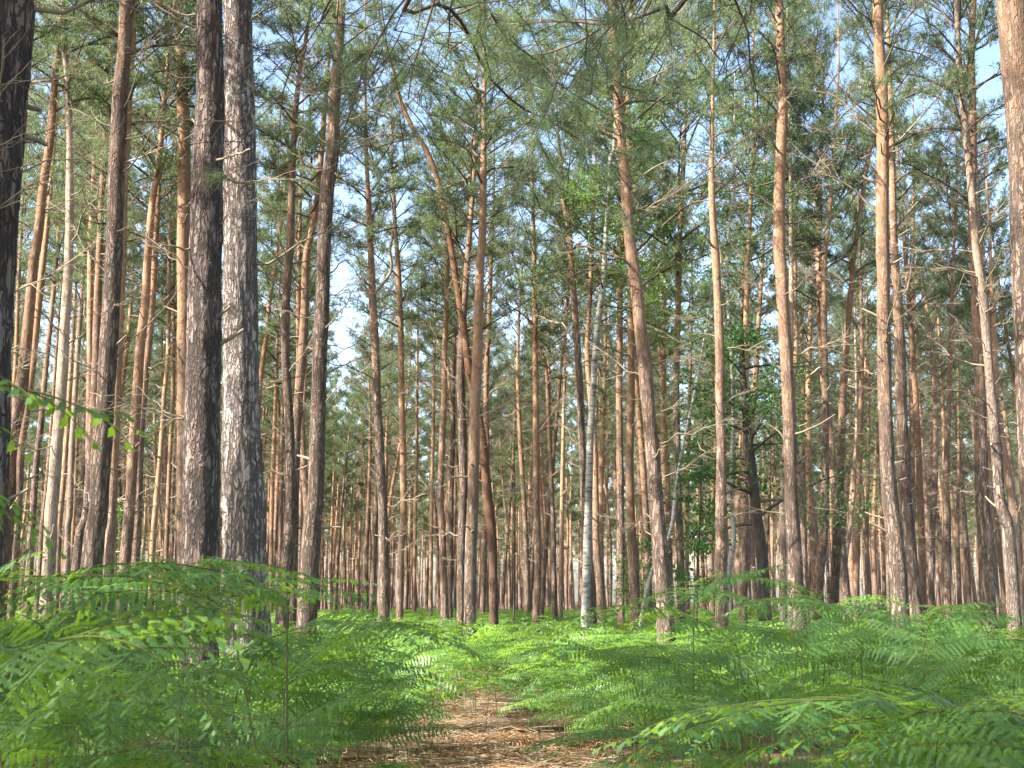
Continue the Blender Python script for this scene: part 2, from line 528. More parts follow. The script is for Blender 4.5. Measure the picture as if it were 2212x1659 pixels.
def stub(rng, length=0.25, r0=0.02):
    b = Buf()
    n = 5
    t = np.linspace(0, 1, n)
    P = np.c_[t * length, np.cumsum(rng.normal(0, .02, n)) * length, t ** 2 * length * rng.uniform(-.1, .3)]
    tube(b, P, r0 * (1.25 - 0.55 * t), 7, cap=True)
    return b

# ---------------------------------------------------------------- needles
def needle_tufts(buf, C, D, rng, nn=12, L=0.12, W=0.014, mi=0, spread=0.9):
    K = len(C)
    v = rng.normal(0, 1, (K, nn, 3))
    v = unit(unit(v) * spread + D[:, None, :])
    s = unit(np.cross(v, rng.normal(0, 1, (K, nn, 3))))
    l = L * rng.uniform(0.7, 1.2, (K, nn, 1))
    base = C[:, None, :] + rng.normal(0, L * 0.22, (K, nn, 3))
    p0 = base - s * W * 0.5
    p1 = base + s * W * 0.5
    p2 = base + v * l
    V = np.stack([p0, p1, p2], 2).reshape(-1, 3)
    buf.tris(V, np.arange(K * nn * 3).reshape(-1, 3), mi)

def pine_crown(rng, H=8.0, Rm=2.0, nb=34, dens=1.0, nn=12, L=0.12, W=0.015, limb_sides=4, dead_frac=0.02, lopsided=0.35):
    """living top of a pine; z = 0 is the lowest living branch, slot 0 needles, 1 limb, 2 dead needles"""
    b = Buf()
    C, D = [], []
    off = rng.uniform(0, 6.28)
    for k in range(nb):
        u = (k + rng.uniform(0, 1)) / nb
        z = H * u ** 0.9
        prof = (0.55 + 0.45 * min(1, u * 4)) * (1 - u ** 2.2) + 0.12
        az = off + k * 2.4 + rng.normal(0, 0.3)
        Lb = Rm * prof * rng.uniform(0.6, 1.25) * (1 + lopsided * math.cos(az - off))
        el = rng.uniform(0.05, 0.5) + 0.55 * u
        n = 6
        t = np.linspace(0, 1, n)
        r = t * Lb
        P = np.c_[r * math.cos(el), np.cumsum(rng.normal(0, .04, n)) * Lb * t, r * math.sin(el) + 0.12 * Lb * np.sin(t * 2.5) + np.cumsum(rng.normal(0, .02, n)) * Lb]
        Rz = rotz(az)
        P = P @ Rz.T + np.array([0, 0, z])
        tube(b, P, (0.03 * (1 - u * 0.6)) * (1 - 0.8 * t), limb_sides, 1)
        nsub = int(7 + 6 * prof)
        for s in range(nsub):
            q = rng.uniform(0.25, 1.0)
            i = q * (n - 1); a = min(int(i), n - 2); f = i - a
            p = P[a] * (1 - f) + P[a + 1] * f
            dirp = unit(P[-1] - P[0])
            sd_ = unit(np.cross(dirp, [0, 0, 1])) * rng.choice([-1, 1])
            dv = unit(dirp * rng.uniform(0.3, 1) + sd_ * rng.uniform(0.2, 1.0) + np.array([0, 0, rng.uniform(-0.2, 0.6)]))
            Ls = Lb * rng.uniform(0.15, 0.4) * (1.2 - q * 0.6)
            e = p + dv * Ls
            tube(b, np.array([p, (p + e) / 2 + rng.normal(0, .03, 3), e]), [0.010, 0.008, 0.005], 3, 1)
            m = max(2, int(dens * (3 + Ls * 9)))
            w_ = rng.uniform(0.3, 1.05, m)[:, None]
            cc = p + dv * Ls * w_ + rng.normal(0, 0.09, (m, 3))
            C.append(cc)
            D.append(np.tile(unit(dv * 0.6 + np.array([0, 0, 0.45])), (m, 1)) * 0.8)
    C = np.concatenate(C); D = np.concatenate(D)
    dead = rng.uniform(0, 1, len(C)) < dead_frac
    needle_tufts(b, C[~dead], D[~dead], rng, nn, L, W, 0)
    if dead.any():
        needle_tufts(b, C[dead], D[dead] * -0.5, rng, nn, L, W, 2)
    return b
# ---------------------------------------------------------------- the pines that can be told apart
# label, distance, stem axis from top to bottom as (x, y, width), bark, number of bare branches
HEROES = [
 ('near dark trunk filling the top left corner of the view', 6.2, [(-22,0,150),(-36,200,152),(-52,500,155),(-72,800,158),(-84,1100,162)], 'big', 3),
 ('tall bowed pine standing just behind the near dark corner trunk', 22, [(68,0,27),(52,200,28),(41,333,29),(22,532,29),(15,553,30),(8,750,31),(3,980,32)], 'b', 7),
 ('curving brown pine right of the bowed pine, leaning out to the lower left', 25, [(122,120,14),(110,300,17),(97,400,18),(83,533,19),(78,553,20),(60,753,23),(47,853,27),(22,986,29),(17,1106,30)], 'b', 10),
 ('slimmer reddish pine hugging the right side of the curving brown pine', 34, [(100,480,10),(88,603,14),(72,786,15),(60,886,16),(47,986,17),(40,1106,18)], 'o', 8),
 ('brightly sunlit slender pine at far left, pale along its whole height', 25, [(132,0,14),(135,100,15),(142,167,15),(146,267,16),(147,367,17),(147,533,19),(142,653,20),(137,753,22),(133,853,23),(125,953,24),(118,1053,26),(113,1106,27),(108,1206,28)], 'p', 14),
 ('thick shaded pine left of the two big rough trunks, leaning right as it rises', 20.5, [(272,0,28),(267,100,29),(257,200,32),(252,300,34),(247,400,35),(243,533,36),(235,686,37),(230,786,39),(225,886,40),(218,986,42),(213,1106,43),(205,1150,44),(200,1206,45)], 'b', 10),
 ('reddish pine half hidden behind the upper part of the thick shaded pine', 26, [(292,0,17),(287,100,17),(280,200,18),(275,300,18),(267,400,19),(263,533,20),(255,700,20),(246,900,21),(238,1150,22)], 'o', 12),
 ('grey pine showing at the lower left edge of the thick shaded pine', 31, [(218,540,14),(213,653,17),(207,820,20),(198,953,21),(187,1106,22),(172,1150,22),(167,1206,23)], 'b', 8),
 ('orange sunlit pine left of the two big rough trunks with a twin stem beside it', 28, [(358,180,10),(350,283,12),(343,367,14),(332,433,15),(322,553,17),(317,653,19),(305,753,21),(298,853,22),(290,953,23),(283,1053,23),(278,1120,24),(267,1240,25)], 'o', 12),
 ('twin stem just right of the orange sunlit pine, merging with it lower down', 31, [(338,480,12),(335,553,13),(330,653,14),(322,753,15),(313,853,16),(305,953,17),(299,1106,18),(292,1240,18)], 'o', 6),
 ('orange-barked pine rising directly behind the left big rough trunk', 27.5, [(385,0,20),(388,100,22),(392,200,25),(395,300,26),(395,400,27),(394,533,27),(396,653,27),(397,753,28),(398,1000,29),(398,1240,30)], 'o', 9),
 ('left of the two big rough-barked trunks, mostly in shade and seen down to its foot', 12.4, [(448,-100,55),(448,33,58),(450,200,62),(447,333,65),(445,500,70),(442,553,71),(439,820,74),(435,1106,78),(434,1280,80),(431,1420,81),(425,1620,84)], 'big', 7),
 ('right of the two big rough-barked trunks, its upper bark bleached white by the sun', 14.6, [(511,-100,58),(513,50,60),(514,300,68),(516,600,73),(520,900,81),(527,1150,92),(530,1280,97),(535,1380,100)], 'sil', 5),
 ('slender sunlit pine just right of the two big rough trunks', 27, [(657,120,9),(653,133,10),(641,233,12),(635,333,13),(631,433,15),(628,533,17),(625,560,18),(618,653,18),(616,753,18),(620,853,19),(625,953,21),(626,1086,24),(625,1106,26),(619,1206,28),(612,1290,29)], 'b', 14),
 ('darker pine leaning between the slender sunlit pine and the pine with the split upper stem', 31, [(700,250,11),(696,316,12),(686,433,13),(672,516,14),(663,553,15),(660,653,17),(655,753,19),(646,853,20),(640,953,20),(636,1053,21),(632,1240,22)], 'b', 10),
 ('stout pine with a pale seam splitting its sunlit upper stem, left of the open gap', 23.5, [(742,-60,17),(736,0,19),(733,83,20),(726,167,22),(721,250,26),(718,333,29),(707,417,31),(701,553,29),(698,653,30),(693,753,31),(690,853,32),(686,953,33),(682,1086,36),(676,1120,38),(668,1240,41)], 'b', 14),
 ('dark crooked pine crowded with short dead limbs, right of the open gap', 33, [(795,430,11),(798,500,13),(801,553,14),(805,653,17),(811,753,18),(815,853,18),(820,953,19),(825,1053,20),(828,1106,20),(829,1240,22),(830,1346,23)], 'b', 30),
 ('straight reddish pine standing alone right of the dark crooked pine', 42, [(850,420,8),(854,500,10),(858,553,11),(863,653,13),(866,753,13),(867,853,13),(870,953,14),(872,1086,14),(871,1130,14),(866,1206,15),(863,1346,16)], 'o', 14),
 ('slightly bent orange pine between the straight reddish lone pine and the grey central pine', 43, [(966,620,10),(961,753,12),(959,860,13),(955,953,14),(951,1086,14),(954,1120,15),(958,1240,16),(961,1333,17)], 'o', 12),
 ('greyish pine just left of the grey central pine, pale at its foot', 37, [(1012,540,12),(1003,660,14),(998,720,15),(995,820,17),(998,920,18),(1001,1053,18),(998,1130,18),(996,1240,18),(995,1346,18)], 'b', 12),
 ('grey central pine whose foot comes lowest in the fern, with branches fanning up and out', 30, [(1047,60,8),(1046,233,10),(1045,333,13),(1044,400,15),(1041,533,17),(1038,560,18),(1035,653,20),(1031,786,22),(1026,886,23),(1023,1020,24),(1020,1106,25),(1016,1240,26),(1015,1390,27)], 'b', 20),
 ('dark red leaning pine that crosses behind the grey central pine', 37, [(850,150,8),(865,217,9),(896,283,10),(926,333,11),(953,417,12),(974,533,13),(990,636,15),(1004,720,16),(1016,813,17),(1038,920,18),(1046,986,19),(1055,1086,20),(1060,1120,20),(1066,1240,19),(1067,1346,19)], 'r', 16),
 ('straight orange-brown pine midway between the grey central pine and the big white birch', 43, [(1150,420,7),(1154,553,9),(1155,653,11),(1156,753,12),(1157,853,13),(1158,953,14),(1159,1086,14),(1160,1130,15),(1162,1240,15),(1158,1336,16)], 'o', 14),
 ('dark slim pine just left of the big white birch, bending behind it lower down', 39, [(1212,350,7),(1217,433,8),(1229,500,11),(1234,553,12),(1241,653,14),(1248,753,15),(1253,853,16),(1258,986,16),(1264,1100,16),(1268,1220,17),(1281,1336,17)], 'b', 14),
 ('slim dark pine weaving behind the big white birch to stand at its right foot', 41, [(1283,420,7),(1278,553,8),(1274,653,10),(1269,753,11),(1276,853,12),(1284,953,13),(1287,1086,14),(1288,1173,16),(1296,1260,18),(1299,1336,18)], 'o', 8),
 ('narrow dull-brown pine, left of a close pair right of the white birch', 41, [(1341,480,11),(1341,553,12),(1339,653,13),(1339,753,14),(1338,853,14),(1340,986,15),(1341,1086,16),(1341,1240,17),(1341,1336,18)], 'b', 9),
 ('reddish pine with pale lower bark, just left behind the big leaning pine', 35.5, [(1370,-40,9),(1368,0,10),(1358,150,12),(1356,267,12),(1359,400,13),(1362,553,14),(1363,720,15),(1363,853,17),(1361,986,17),(1362,1086,19),(1364,1140,21),(1369,1240,22),(1374,1340,23)], 'o', 12),
 ('big leaning pine with a crooked top and long ascending limbs, right of the white birch', 24, [(1321,-60,15),(1323,0,17),(1326,100,19),(1334,200,20),(1339,300,22),(1348,367,23),(1355,467,24),(1363,553,25),(1373,620,26),(1383,720,28),(1393,803,29),(1401,886,29),(1411,986,30),(1417,1086,32),(1428,1206,34),(1434,1290,37),(1437,1336,38)], 'b', 16),
 ('thin orange pine just right of the big leaning pine', 50, [(1432,480,8),(1434,586,10),(1434,720,11),(1433,853,12),(1433,953,12),(1434,1053,13),(1436,1250,13)], 'o', 10),
 ('straight brown pine midway between the big leaning pine and the thin crooked birch', 40.5, [(1484,40,5),(1481,133,6),(1479,267,8),(1476,367,10),(1471,467,11),(1468,553,12),(1466,653,13),(1463,753,14),(1461,853,14),(1463,953,15),(1465,1086,16),(1469,1160,17),(1470,1240,17)], 'b', 14),
 ('thick red-brown pine standing hard against the left side of the thin crooked birch', 29, [(1541,120,6),(1539,233,8),(1538,333,11),(1539,433,14),(1547,553,17),(1553,653,18),(1556,753,20),(1556,853,20),(1558,953,21),(1558,1086,24),(1558,1240,26),(1558,1300,27)], 'o', 16),
 ('two-toned pine right of the thin crooked birch, orange above and pale below', 38, [(1628,80,5),(1626,200,6),(1626,333,8),(1621,433,9),(1616,533,10),(1613,600,11),(1611,753,12),(1609,853,13),(1607,953,14),(1609,1086,17),(1607,1206,19),(1605,1300,20)], 'o', 12),
 ('sunny orange pine partly hidden behind the two-toned pine', 46, [(1648,540,7),(1641,653,9),(1636,720,10),(1631,820,12),(1624,920,13),(1619,1020,13),(1616,1240,13)], 'o', 10),
 ('tall bright pine right of the dark oak, orange on top and grey at the foot', 24.8, [(1683,-60,15),(1684,0,17),(1686,100,19),(1690,200,20),(1687,300,23),(1682,400,24),(1681,533,26),(1685,580,26),(1691,686,26),(1696,753,27),(1702,853,27),(1707,953,28),(1710,1086,29),(1717,1206,34),(1721,1306,38)], 'b', 16),
 ('pale sunlit stem close behind the left edge of the tall bright pine', 37, [(1700,900,14),(1694,1010,15),(1691,1106,17),(1692,1206,18),(1694,1323,20)], 'p', 5),
 ('orange-lit knotty pine, left of a shaded pair right of the tall bright pine', 37, [(1806,250,7),(1801,367,9),(1792,467,10),(1783,553,12),(1781,653,13),(1782,753,14),(1783,853,15),(1782,953,16),(1780,1086,19),(1776,1173,21),(1768,1273,21)], 'o', 18),
 ('smooth leaning reddish pine, right of a shaded pair right of the tall bright pine', 37.5, [(1895,180,7),(1889,283,8),(1876,333,9),(1866,400,10),(1853,500,11),(1844,553,12),(1841,620,13),(1834,686,14),(1830,753,15),(1824,820,16),(1820,920,17),(1816,1020,18),(1812,1106,20),(1806,1206,21),(1800,1290,22)], 'o', 14),
 ('tall pale pine, front one of the close pair of thick pines at right', 24, [(1893,-60,20),(1894,0,22),(1897,100,23),(1904,200,25),(1907,300,26),(1907,400,27),(1909,533,28),(1911,580,28),(1912,686,28),(1914,820,29),(1917,953,31),(1924,1086,34),(1929,1120,35),(1937,1206,36),(1944,1306,38)], 'b', 14),
 ('brown pine, rear one of the close pair of thick pines at right', 28.5, [(1922,250,11),(1926,400,14),(1930,533,16),(1934,586,18),(1941,686,22),(1946,786,24),(1949,886,25),(1954,986,27),(1957,1086,28),(1961,1120,29),(1967,1206,30),(1974,1286,31)], 'b', 18),
 ('thin dark orange pine just right of the close pair of thick pines', 49, [(1976,400,7),(1972,553,8),(1969,686,10),(1969,786,12),(1969,920,12),(1970,1086,13),(1972,1250,13)], 'o', 12),
 ('slim dark pine standing alone midway between the thick pair and the far right pines', 41, [(2066,450,6),(2061,553,7),(2056,653,9),(2052,753,10),(2047,886,11),(2042,1020,13),(2045,1106,15),(2047,1206,17),(2047,1290,17)], 'o', 16),
 ('shaded dark pine at far right, behind the narrow sun-bleached pine', 27.0, [(2106,-40,13),(2102,100,14),(2104,200,15),(2105,300,16),(2102,467,17),(2104,553,18),(2107,653,20),(2111,753,22),(2114,853,24),(2116,953,27),(2119,1086,29),(2126,1140,32),(2129,1206,34),(2131,1290,35)], 'b', 18),
 ('narrow sun-bleached pine at far right bristling with short pale snags', 24.5, [(2066,-60,9),(2067,0,10),(2072,100,12),(2081,200,14),(2092,300,15),(2102,400,16),(2112,533,17),(2118,580,17),(2127,653,19),(2134,753,19),(2141,853,20),(2149,953,22),(2159,1086,23),(2172,1120,25),(2181,1206,28),(2187,1293,29)], 'p', 24),
 ('brown pine between the sun-bleached pine and the scaly trunk at the right edge', 40, [(2142,620,8),(2147,686,10),(2151,786,14),(2156,886,15),(2174,1000,18),(2192,1106,20),(2199,1206,20),(2207,1290,21)], 'o', 12),
 ('big scaly trunk cut off by the right edge of the view', 15.5, [(2178,-80,62),(2185,0,64),(2198,133,66),(2208,233,67),(2219,367,69),(2227,533,71),(2238,800,75),(2250,1100,79),(2256,1300,82)], 'b', 3),
 # second rank, thinner
 ('thin leaning pine half hidden by the right big rough trunk', 46, [(607,470,8),(598,553,9),(583,653,10),(578,720,10),(568,786,11),(558,900,11),(548,1150,12)], 'o', 8),
 ('thin pine right beside the right edge of the right big rough trunk', 51, [(597,820,7),(596,870,8),(593,953,9),(588,1086,9),(585,1290,10)], 'o', 6),
 ('thin orange stem just left of the slender sunlit pine foot', 52, [(612,840,7),(610,920,8),(608,1086,9),(604,1290,10)], 'o', 5),
 ('thin orange pine between the darker leaning pine and the split pine', 46, [(660,780,8),(656,853,9),(653,953,10),(650,1086,11),(645,1290,12)], 'o', 8),
 ('thin brown pine left of the orange pine with the slight bend', 56, [(940,700,5),(938,786,6),(936,920,7),(933,1053,8),(930,1330,9)], 'o', 10),
 ('very thin pine right of the straight reddish lone pine', 61, [(902,760,5),(901,853,6),(900,986,7),(897,1106,8),(895,1330,8)], 'o', 8),
 ('dark thin pine between the slightly bent orange pine and the pale-footed greyish pine', 49, [(984,700,7),(980,820,8),(978,953,9),(975,1086,10),(972,1335,11)], 'b', 9),
 ('thin sunlit pine showing above and right of the grey central pine', 47, [(1064,480,8),(1060,586,9),(1055,720,10),(1050,836,11),(1052,953,11),(1050,1100,11),(1042,1330,12)], 'o', 12),
 ('thin crooked dark pine right of the straight orange-brown pine', 49, [(1127,620,4),(1144,700,5),(1178,786,7),(1184,886,8),(1189,986,8),(1193,1086,9),(1196,1173,10),(1198,1333,11)], 'b', 10),
 ('thin bright pine slanting at its foot between the straight orange-brown pine and the birch', 51, [(1227,640,5),(1221,720,6),(1213,786,7),(1204,886,8),(1196,986,8),(1184,1106,9),(1172,1310,9)], 'o', 8),
 ('thin straight reddish pine just left of the dark slim pine by the birch', 53, [(1220,820,6),(1218,886,7),(1214,1086,9),(1211,1320,10)], 'o', 7),
 ('thin pine seen low between the straight brown pine and green sapling leaves', 53, [(1492,760,6),(1491,820,7),(1489,886,8),(1487,986,9),(1484,1200,9)], 'o', 8),
 ('thin orange pine showing right of the upper stem of the tall bright pine', 46, [(1722,420,7),(1717,553,9),(1716,653,10),(1719,753,10),(1714,900,11),(1735,1120,11),(1738,1250,11)], 'o', 8),
 ('thin bright crooked stem right of the shaded pair', 51, [(1846,640,4),(1847,720,5),(1849,886,6),(1847,986,7),(1841,1106,8),(1829,1206,8),(1822,1300,9)], 'p', 10),
 ('orange pine low down midway between the shaded pair and the thick pair', 46, [(1858,900,11),(1855,1000,12),(1852,1106,13),(1851,1206,13),(1849,1293,14)], 'o', 8),
 ('thin bright orange stem just left of the thick pair', 56, [(1876,980,7),(1872,1140,8),(1872,1306,9)], 'o', 6),
 ('thin orange stem behind the right side of the slim dark lone pine', 56, [(2072,1020,7),(2068,1140,8),(2071,1273,9)], 'o', 8),
 ('brown stem between the shaded dark pine and the sun-bleached pine foot', 43, [(2138,940,11),(2141,1020,12),(2146,1140,12),(2151,1273,13)], 'o', 6),
 ('thin stem in the far left cluster, nearest the left edge', 43, [(47,520,7),(42,620,8),(37,753,9),(30,853,10),(23,953,10),(14,1160,11)], 'o', 8),
 ('dark brown pine showing between the sunlit slender pine and the thick shaded pine', 37, [(203,380,10),(199,480,12),(198,553,13),(197,686,14),(197,786,14),(194,886,14),(190,1086,15),(182,1240,16)], 'o', 12),
 ('pale grey sunlit stem between the sunlit slender pine and the thick shaded pine', 39, [(176,660,10),(170,753,11),(163,886,12),(157,986,13),(152,1106,13),(147,1140,13),(144,1240,14)], 'p', 8),
 ('short dark stem left of the sunlit slender pine', 39, [(97,820,12),(90,920,13),(82,986,13),(73,1106,14),(67,1173,14),(64,1250,15)], 'b', 6),
 ('thin orange pine left of the left big rough trunk, pale in its middle', 46, [(374,650,8),(373,753,9),(372,853,9),(368,953,9),(363,1106,10),(358,1260,11)], 'o', 8),
 ('sunlit pine, whitish at its foot, between the orange twin and the big rough trunks', 41, [(368,480,8),(362,753,9),(353,853,10),(347,953,10),(335,1106,12),(330,1173,12),(327,1280,13)], 'o', 9),
 ('thin brown stem touching the left edge of the left big rough trunk', 47, [(391,760,8),(387,953,9),(383,1106,10),(379,1260,11)], 'o', 6),
 ('thin stem between the thick shaded pine and the orange sunlit pine', 56, [(257,700,6),(255,820,7),(253,953,8),(250,1106,8),(247,1260,9)], 'o', 9),
 ('thin brown stem right of the foot of the orange sunlit pine', 46, [(306,860,9),(303,986,10),(300,1140,11),(296,1240,12)], 'o', 4),
 ('narrow bright stem on the left side of the sunlit slender pine foot', 45, [(118,820,7),(112,930,8),(103,1053,10),(93,1140,11),(86,1240,11)], 'o', 5),
 ('dull orange stem on the right side of the sunlit slender pine foot', 41, [(150,820,9),(145,920,10),(137,1053,11),(129,1140,12),(125,1240,13)], 'o', 5),
]
# landmarks that name the gaps between them: (x at the fern line, phrase)
LANDMARKS = [(-260, 'the left edge'), (200, 'the thick shaded pine'), (480, 'the two big rough trunks'),
             (668, 'the split-stemmed stout pine'), (830, 'the dark crooked pine'), (1015, 'the grey central pine'),
             (1265, 'the big white birch'), (1435, 'the big leaning pine'), (1572, 'the thin crooked birch'), (1720, 'the tall bright pine'),
             (1945, 'the thick pair at right'), (2130, 'the dark pine at far right'), (2480, 'the right edge')]

BARKS = {'p': M_BARK_PALE, 'sil': M_BARK_SILVER, 'r': M_BARK_RED, 'b': M_BARK, 'o': M_BARK_ORANGE, 'big': M_BARK_BIG}

# shared shapes -----------------------------------------------------------------
g = np.random.default_rng(5)
BRANCH = []
for i in range(18):
    b_ = dead_branch(g, 1.0, g.uniform(0.008, 0.014), int(g.integers(14, 24)), g.uniform(0.05, 0.4), 3)
    BRANCH.append(b_)
BRANCH_ME = [b_.mesh('dead_branch', [M_DEAD], True) for b_ in BRANCH]
BRANCH_ARR = [b_.arrays() for b_ in BRANCH]
STUB_ME = [stub(g, 1.0, g.uniform(0.045, 0.075)).mesh('snag', [M_DEAD], True) for i in range(8)]
CROWN_ME = []
for i in range(7):
    c_ = pine_crown(g, H=g.uniform(7.0, 8.5), Rm=g.uniform(1.7, 2.3), nb=int(g.integers(34, 44)), dens=.85, nn=11, L=0.125, W=0.016,
                    dead_frac=0.02)
    CROWN_ME.append(c_.mesh('crown', [M_NEEDLE, M_LIMB, M_NEEDLE_DEAD]))

def stem_geometry(axis, rad, sides, lump_amp, rough=0.0, seed=0):
    b = Buf()
    n = len(axis)
    a = np.linspace(0, 2 * np.pi, sides, endpoint=False)
    lump = np.ones((n, sides))
    for i in range(n):
        for j in range(sides):
            p = Vector((math.cos(a[j]) * 1.3 + seed, math.sin(a[j]) * 1.3, axis[i][2] * 1.1))
            lump[i, j] += lump_amp * mnoise.noise(p)
            if rough:
                q = Vector((math.cos(a[j]) * rad[i] * 13 + seed, math.sin(a[j]) * rad[i] * 13, axis[i][2] * 3.2))
                q = q + mnoise.noise_vector(q * 0.8) * 0.35
                ds, _ = mnoise.voronoi(q)
                e = min((ds[1] - ds[0]) / 0.35, 1.0)
                lump[i, j] += rough * (e - 0.7) + rough * 0.5 * mnoise.noise(q * 3)
    tube(b, axis, rad, sides, 0, lump=lump)
    return b

hero_rng = np.random.default_rng(77)
HERO_BASES = []
HERO_INFO = []
for idx, (label, d, pts, bk, nb) in enumerate(HEROES):
    big = bk in ('big', 'sil')
    P, W = [], []
    for (x, y, wd) in pts:
        p = at(x, y, d)
        r = ray(x, y)
        t = d / r[1]
        P.append(p); W.append(wd * t / FPX * 0.5)
    P = np.array(P)[::-1]; W = np.array(W)[::-1]           # bottom to top
    # down to the ground
    z0 = P[0][2]
    if z0 > 0:
        sl_ = (P[0][0] - P[min(2, len(P) - 1)][0]) / max(P[min(2, len(P) - 1)][2] - P[0][2], 0.2)
        sl_ = max(-0.12, min(0.12, sl_)) * 0.5
        P = np.vstack([[P[0][0] + sl_ * z0, d, -0.05], P]); W = np.r_[W[0] * 1.12, W]
    # up to the tip
    H = hero_rng.uniform(17.0, 20.5)
    if P[-1][2] > H - 4: H = P[-1][2] + 4
    a_, b_ = P[-1], P[-3]
    sx = (a_[0] - b_[0]) / (a_[2] - b_[2])
    steps = 5
    zt = np.linspace(P[-1][2], H, steps + 1)[1:]
    x = a_[0]; zp = a_[2]; rw = W[-1]
    for k, z in enumerate(zt):
        x += sx * 0.6 ** k * (z - zp); zp = z
        P = np.vstack([P, [x, d, z]]); W = np.r_[W, max(0.02, rw * (1 - ((k + 1) / steps) * 0.8))]
    base = np.array([P[0][0], d, 0.0])
    loc = P - base
    loc[:, 1] += np.interp(loc[:, 2], [0, 8, 20], [0, 0, 0]) + 0.10 * np.sin(loc[:, 2] * 0.35 + idx) * np.clip(loc[:, 2] / 6, 0, 1)
    nr = 260 if big else (110 if W[0] * FPX / d > 14 else 60)
    SP = smooth_path(np.c_[loc, W], nr)
    ax, rd = SP[:, :3], np.maximum(SP[:, 3], 0.012)
    flare = 1 + 0.35 * np.exp(-np.clip(ax[:, 2], 0, 9) / 0.35)
    rd = rd * flare
    # whorl swellings
    rd = rd * (1 + 0.035 * np.sin(ax[:, 2] * 9 + idx) ** 6)
    sides = 56 if big else (22 if W[0] * FPX / d > 14 else 12)
    t = thing('pine_tree', label, 'pine tree', tuple(base))
    st = stem_geometry(ax, rd, sides, 0.10 if not big else 0.07, 0.05 if big else 0.02, idx * 3.1)
    tr = link('trunk', st.mesh('trunk', [BARKS[bk]], True), t)
    HERO_BASES.append((base[0], d))
    # living crown
    zc = hero_rng.uniform(10.0, 11.8)
    cx = np.interp(zc, ax[:, 2], ax[:, 0]); cy = np.interp(zc, ax[:, 2], ax[:, 1])
    tilt_y = math.atan2(np.interp(H, ax[:, 2], ax[:, 0]) - cx, H - zc)
    cm = CROWN_ME[int(hero_rng.integers(len(CROWN_ME)))]
    cs = (H - zc + 0.3) / 7.8
    thin = .72 if to_px(base)[0] > 1600 else .95
    link('crown', cm, t, (cx, cy, zc), (0, tilt_y, hero_rng.uniform(0, 6.28)), (cs * thin * hero_rng.uniform(.9, 1.15),) * 2 + (cs,))
    HERO_INFO.append((t, ax, rd, d, nb))
    # bare branches on the stem below the crown
    vis_hi = min(11.5, at(1106, 0, d)[2] + 0.5)
    nb = int(nb * 1.5)
    for k in range(nb):
        lo = 2.6 if nb > 12 else 3.2
        zz = lo + (vis_hi - lo) * (k + hero_rng.uniform(0, 1)) / nb
        px_ = np.interp(zz, ax[:, 2], ax[:, 0]); py_ = np.interp(zz, ax[:, 2], ax[:, 1]); rr = np.interp(zz, ax[:, 2], rd)
        az = hero_rng.uniform(0, 6.28)
        if hero_rng.uniform() < 0.6:               # more of them out to the sides, as seen
            az = hero_rng.choice([0, math.pi]) + hero_rng.normal(0, 0.5)
        el = hero_rng.uniform(-0.1, 0.45) + 0.25 * (zz / 11)
        if (zz < 5 and hero_rng.uniform() < 0.55) or hero_rng.uniform() < 0.2:
            me = STUB_ME[int(hero_rng.integers(len(STUB_ME)))]; s = hero_rng.uniform(0.15, 0.45)
            nm = 'branch_snag'
        else:
            me = BRANCH_ME[int(hero_rng.integers(len(BRANCH_ME)))]; s = hero_rng.uniform(0.4, 1.5) + 1.0 * hero_rng.uniform() * zz / 11
            nm = 'dead_branch'
        o = link(nm, me, t, (px_ + math.cos(az) * rr * 0.6, py_ + math.sin(az) * rr * 0.6, zz), (hero_rng.uniform(-.6, .6), -el, az), s)

# limbs traced one by one: hero index by label start, then pixels from the stem outwards, root radius in pixels
def hero(start):
    for k, h in enumerate(HEROES):
        if h[0].startswith(start):
            return k
    raise KeyError(start)

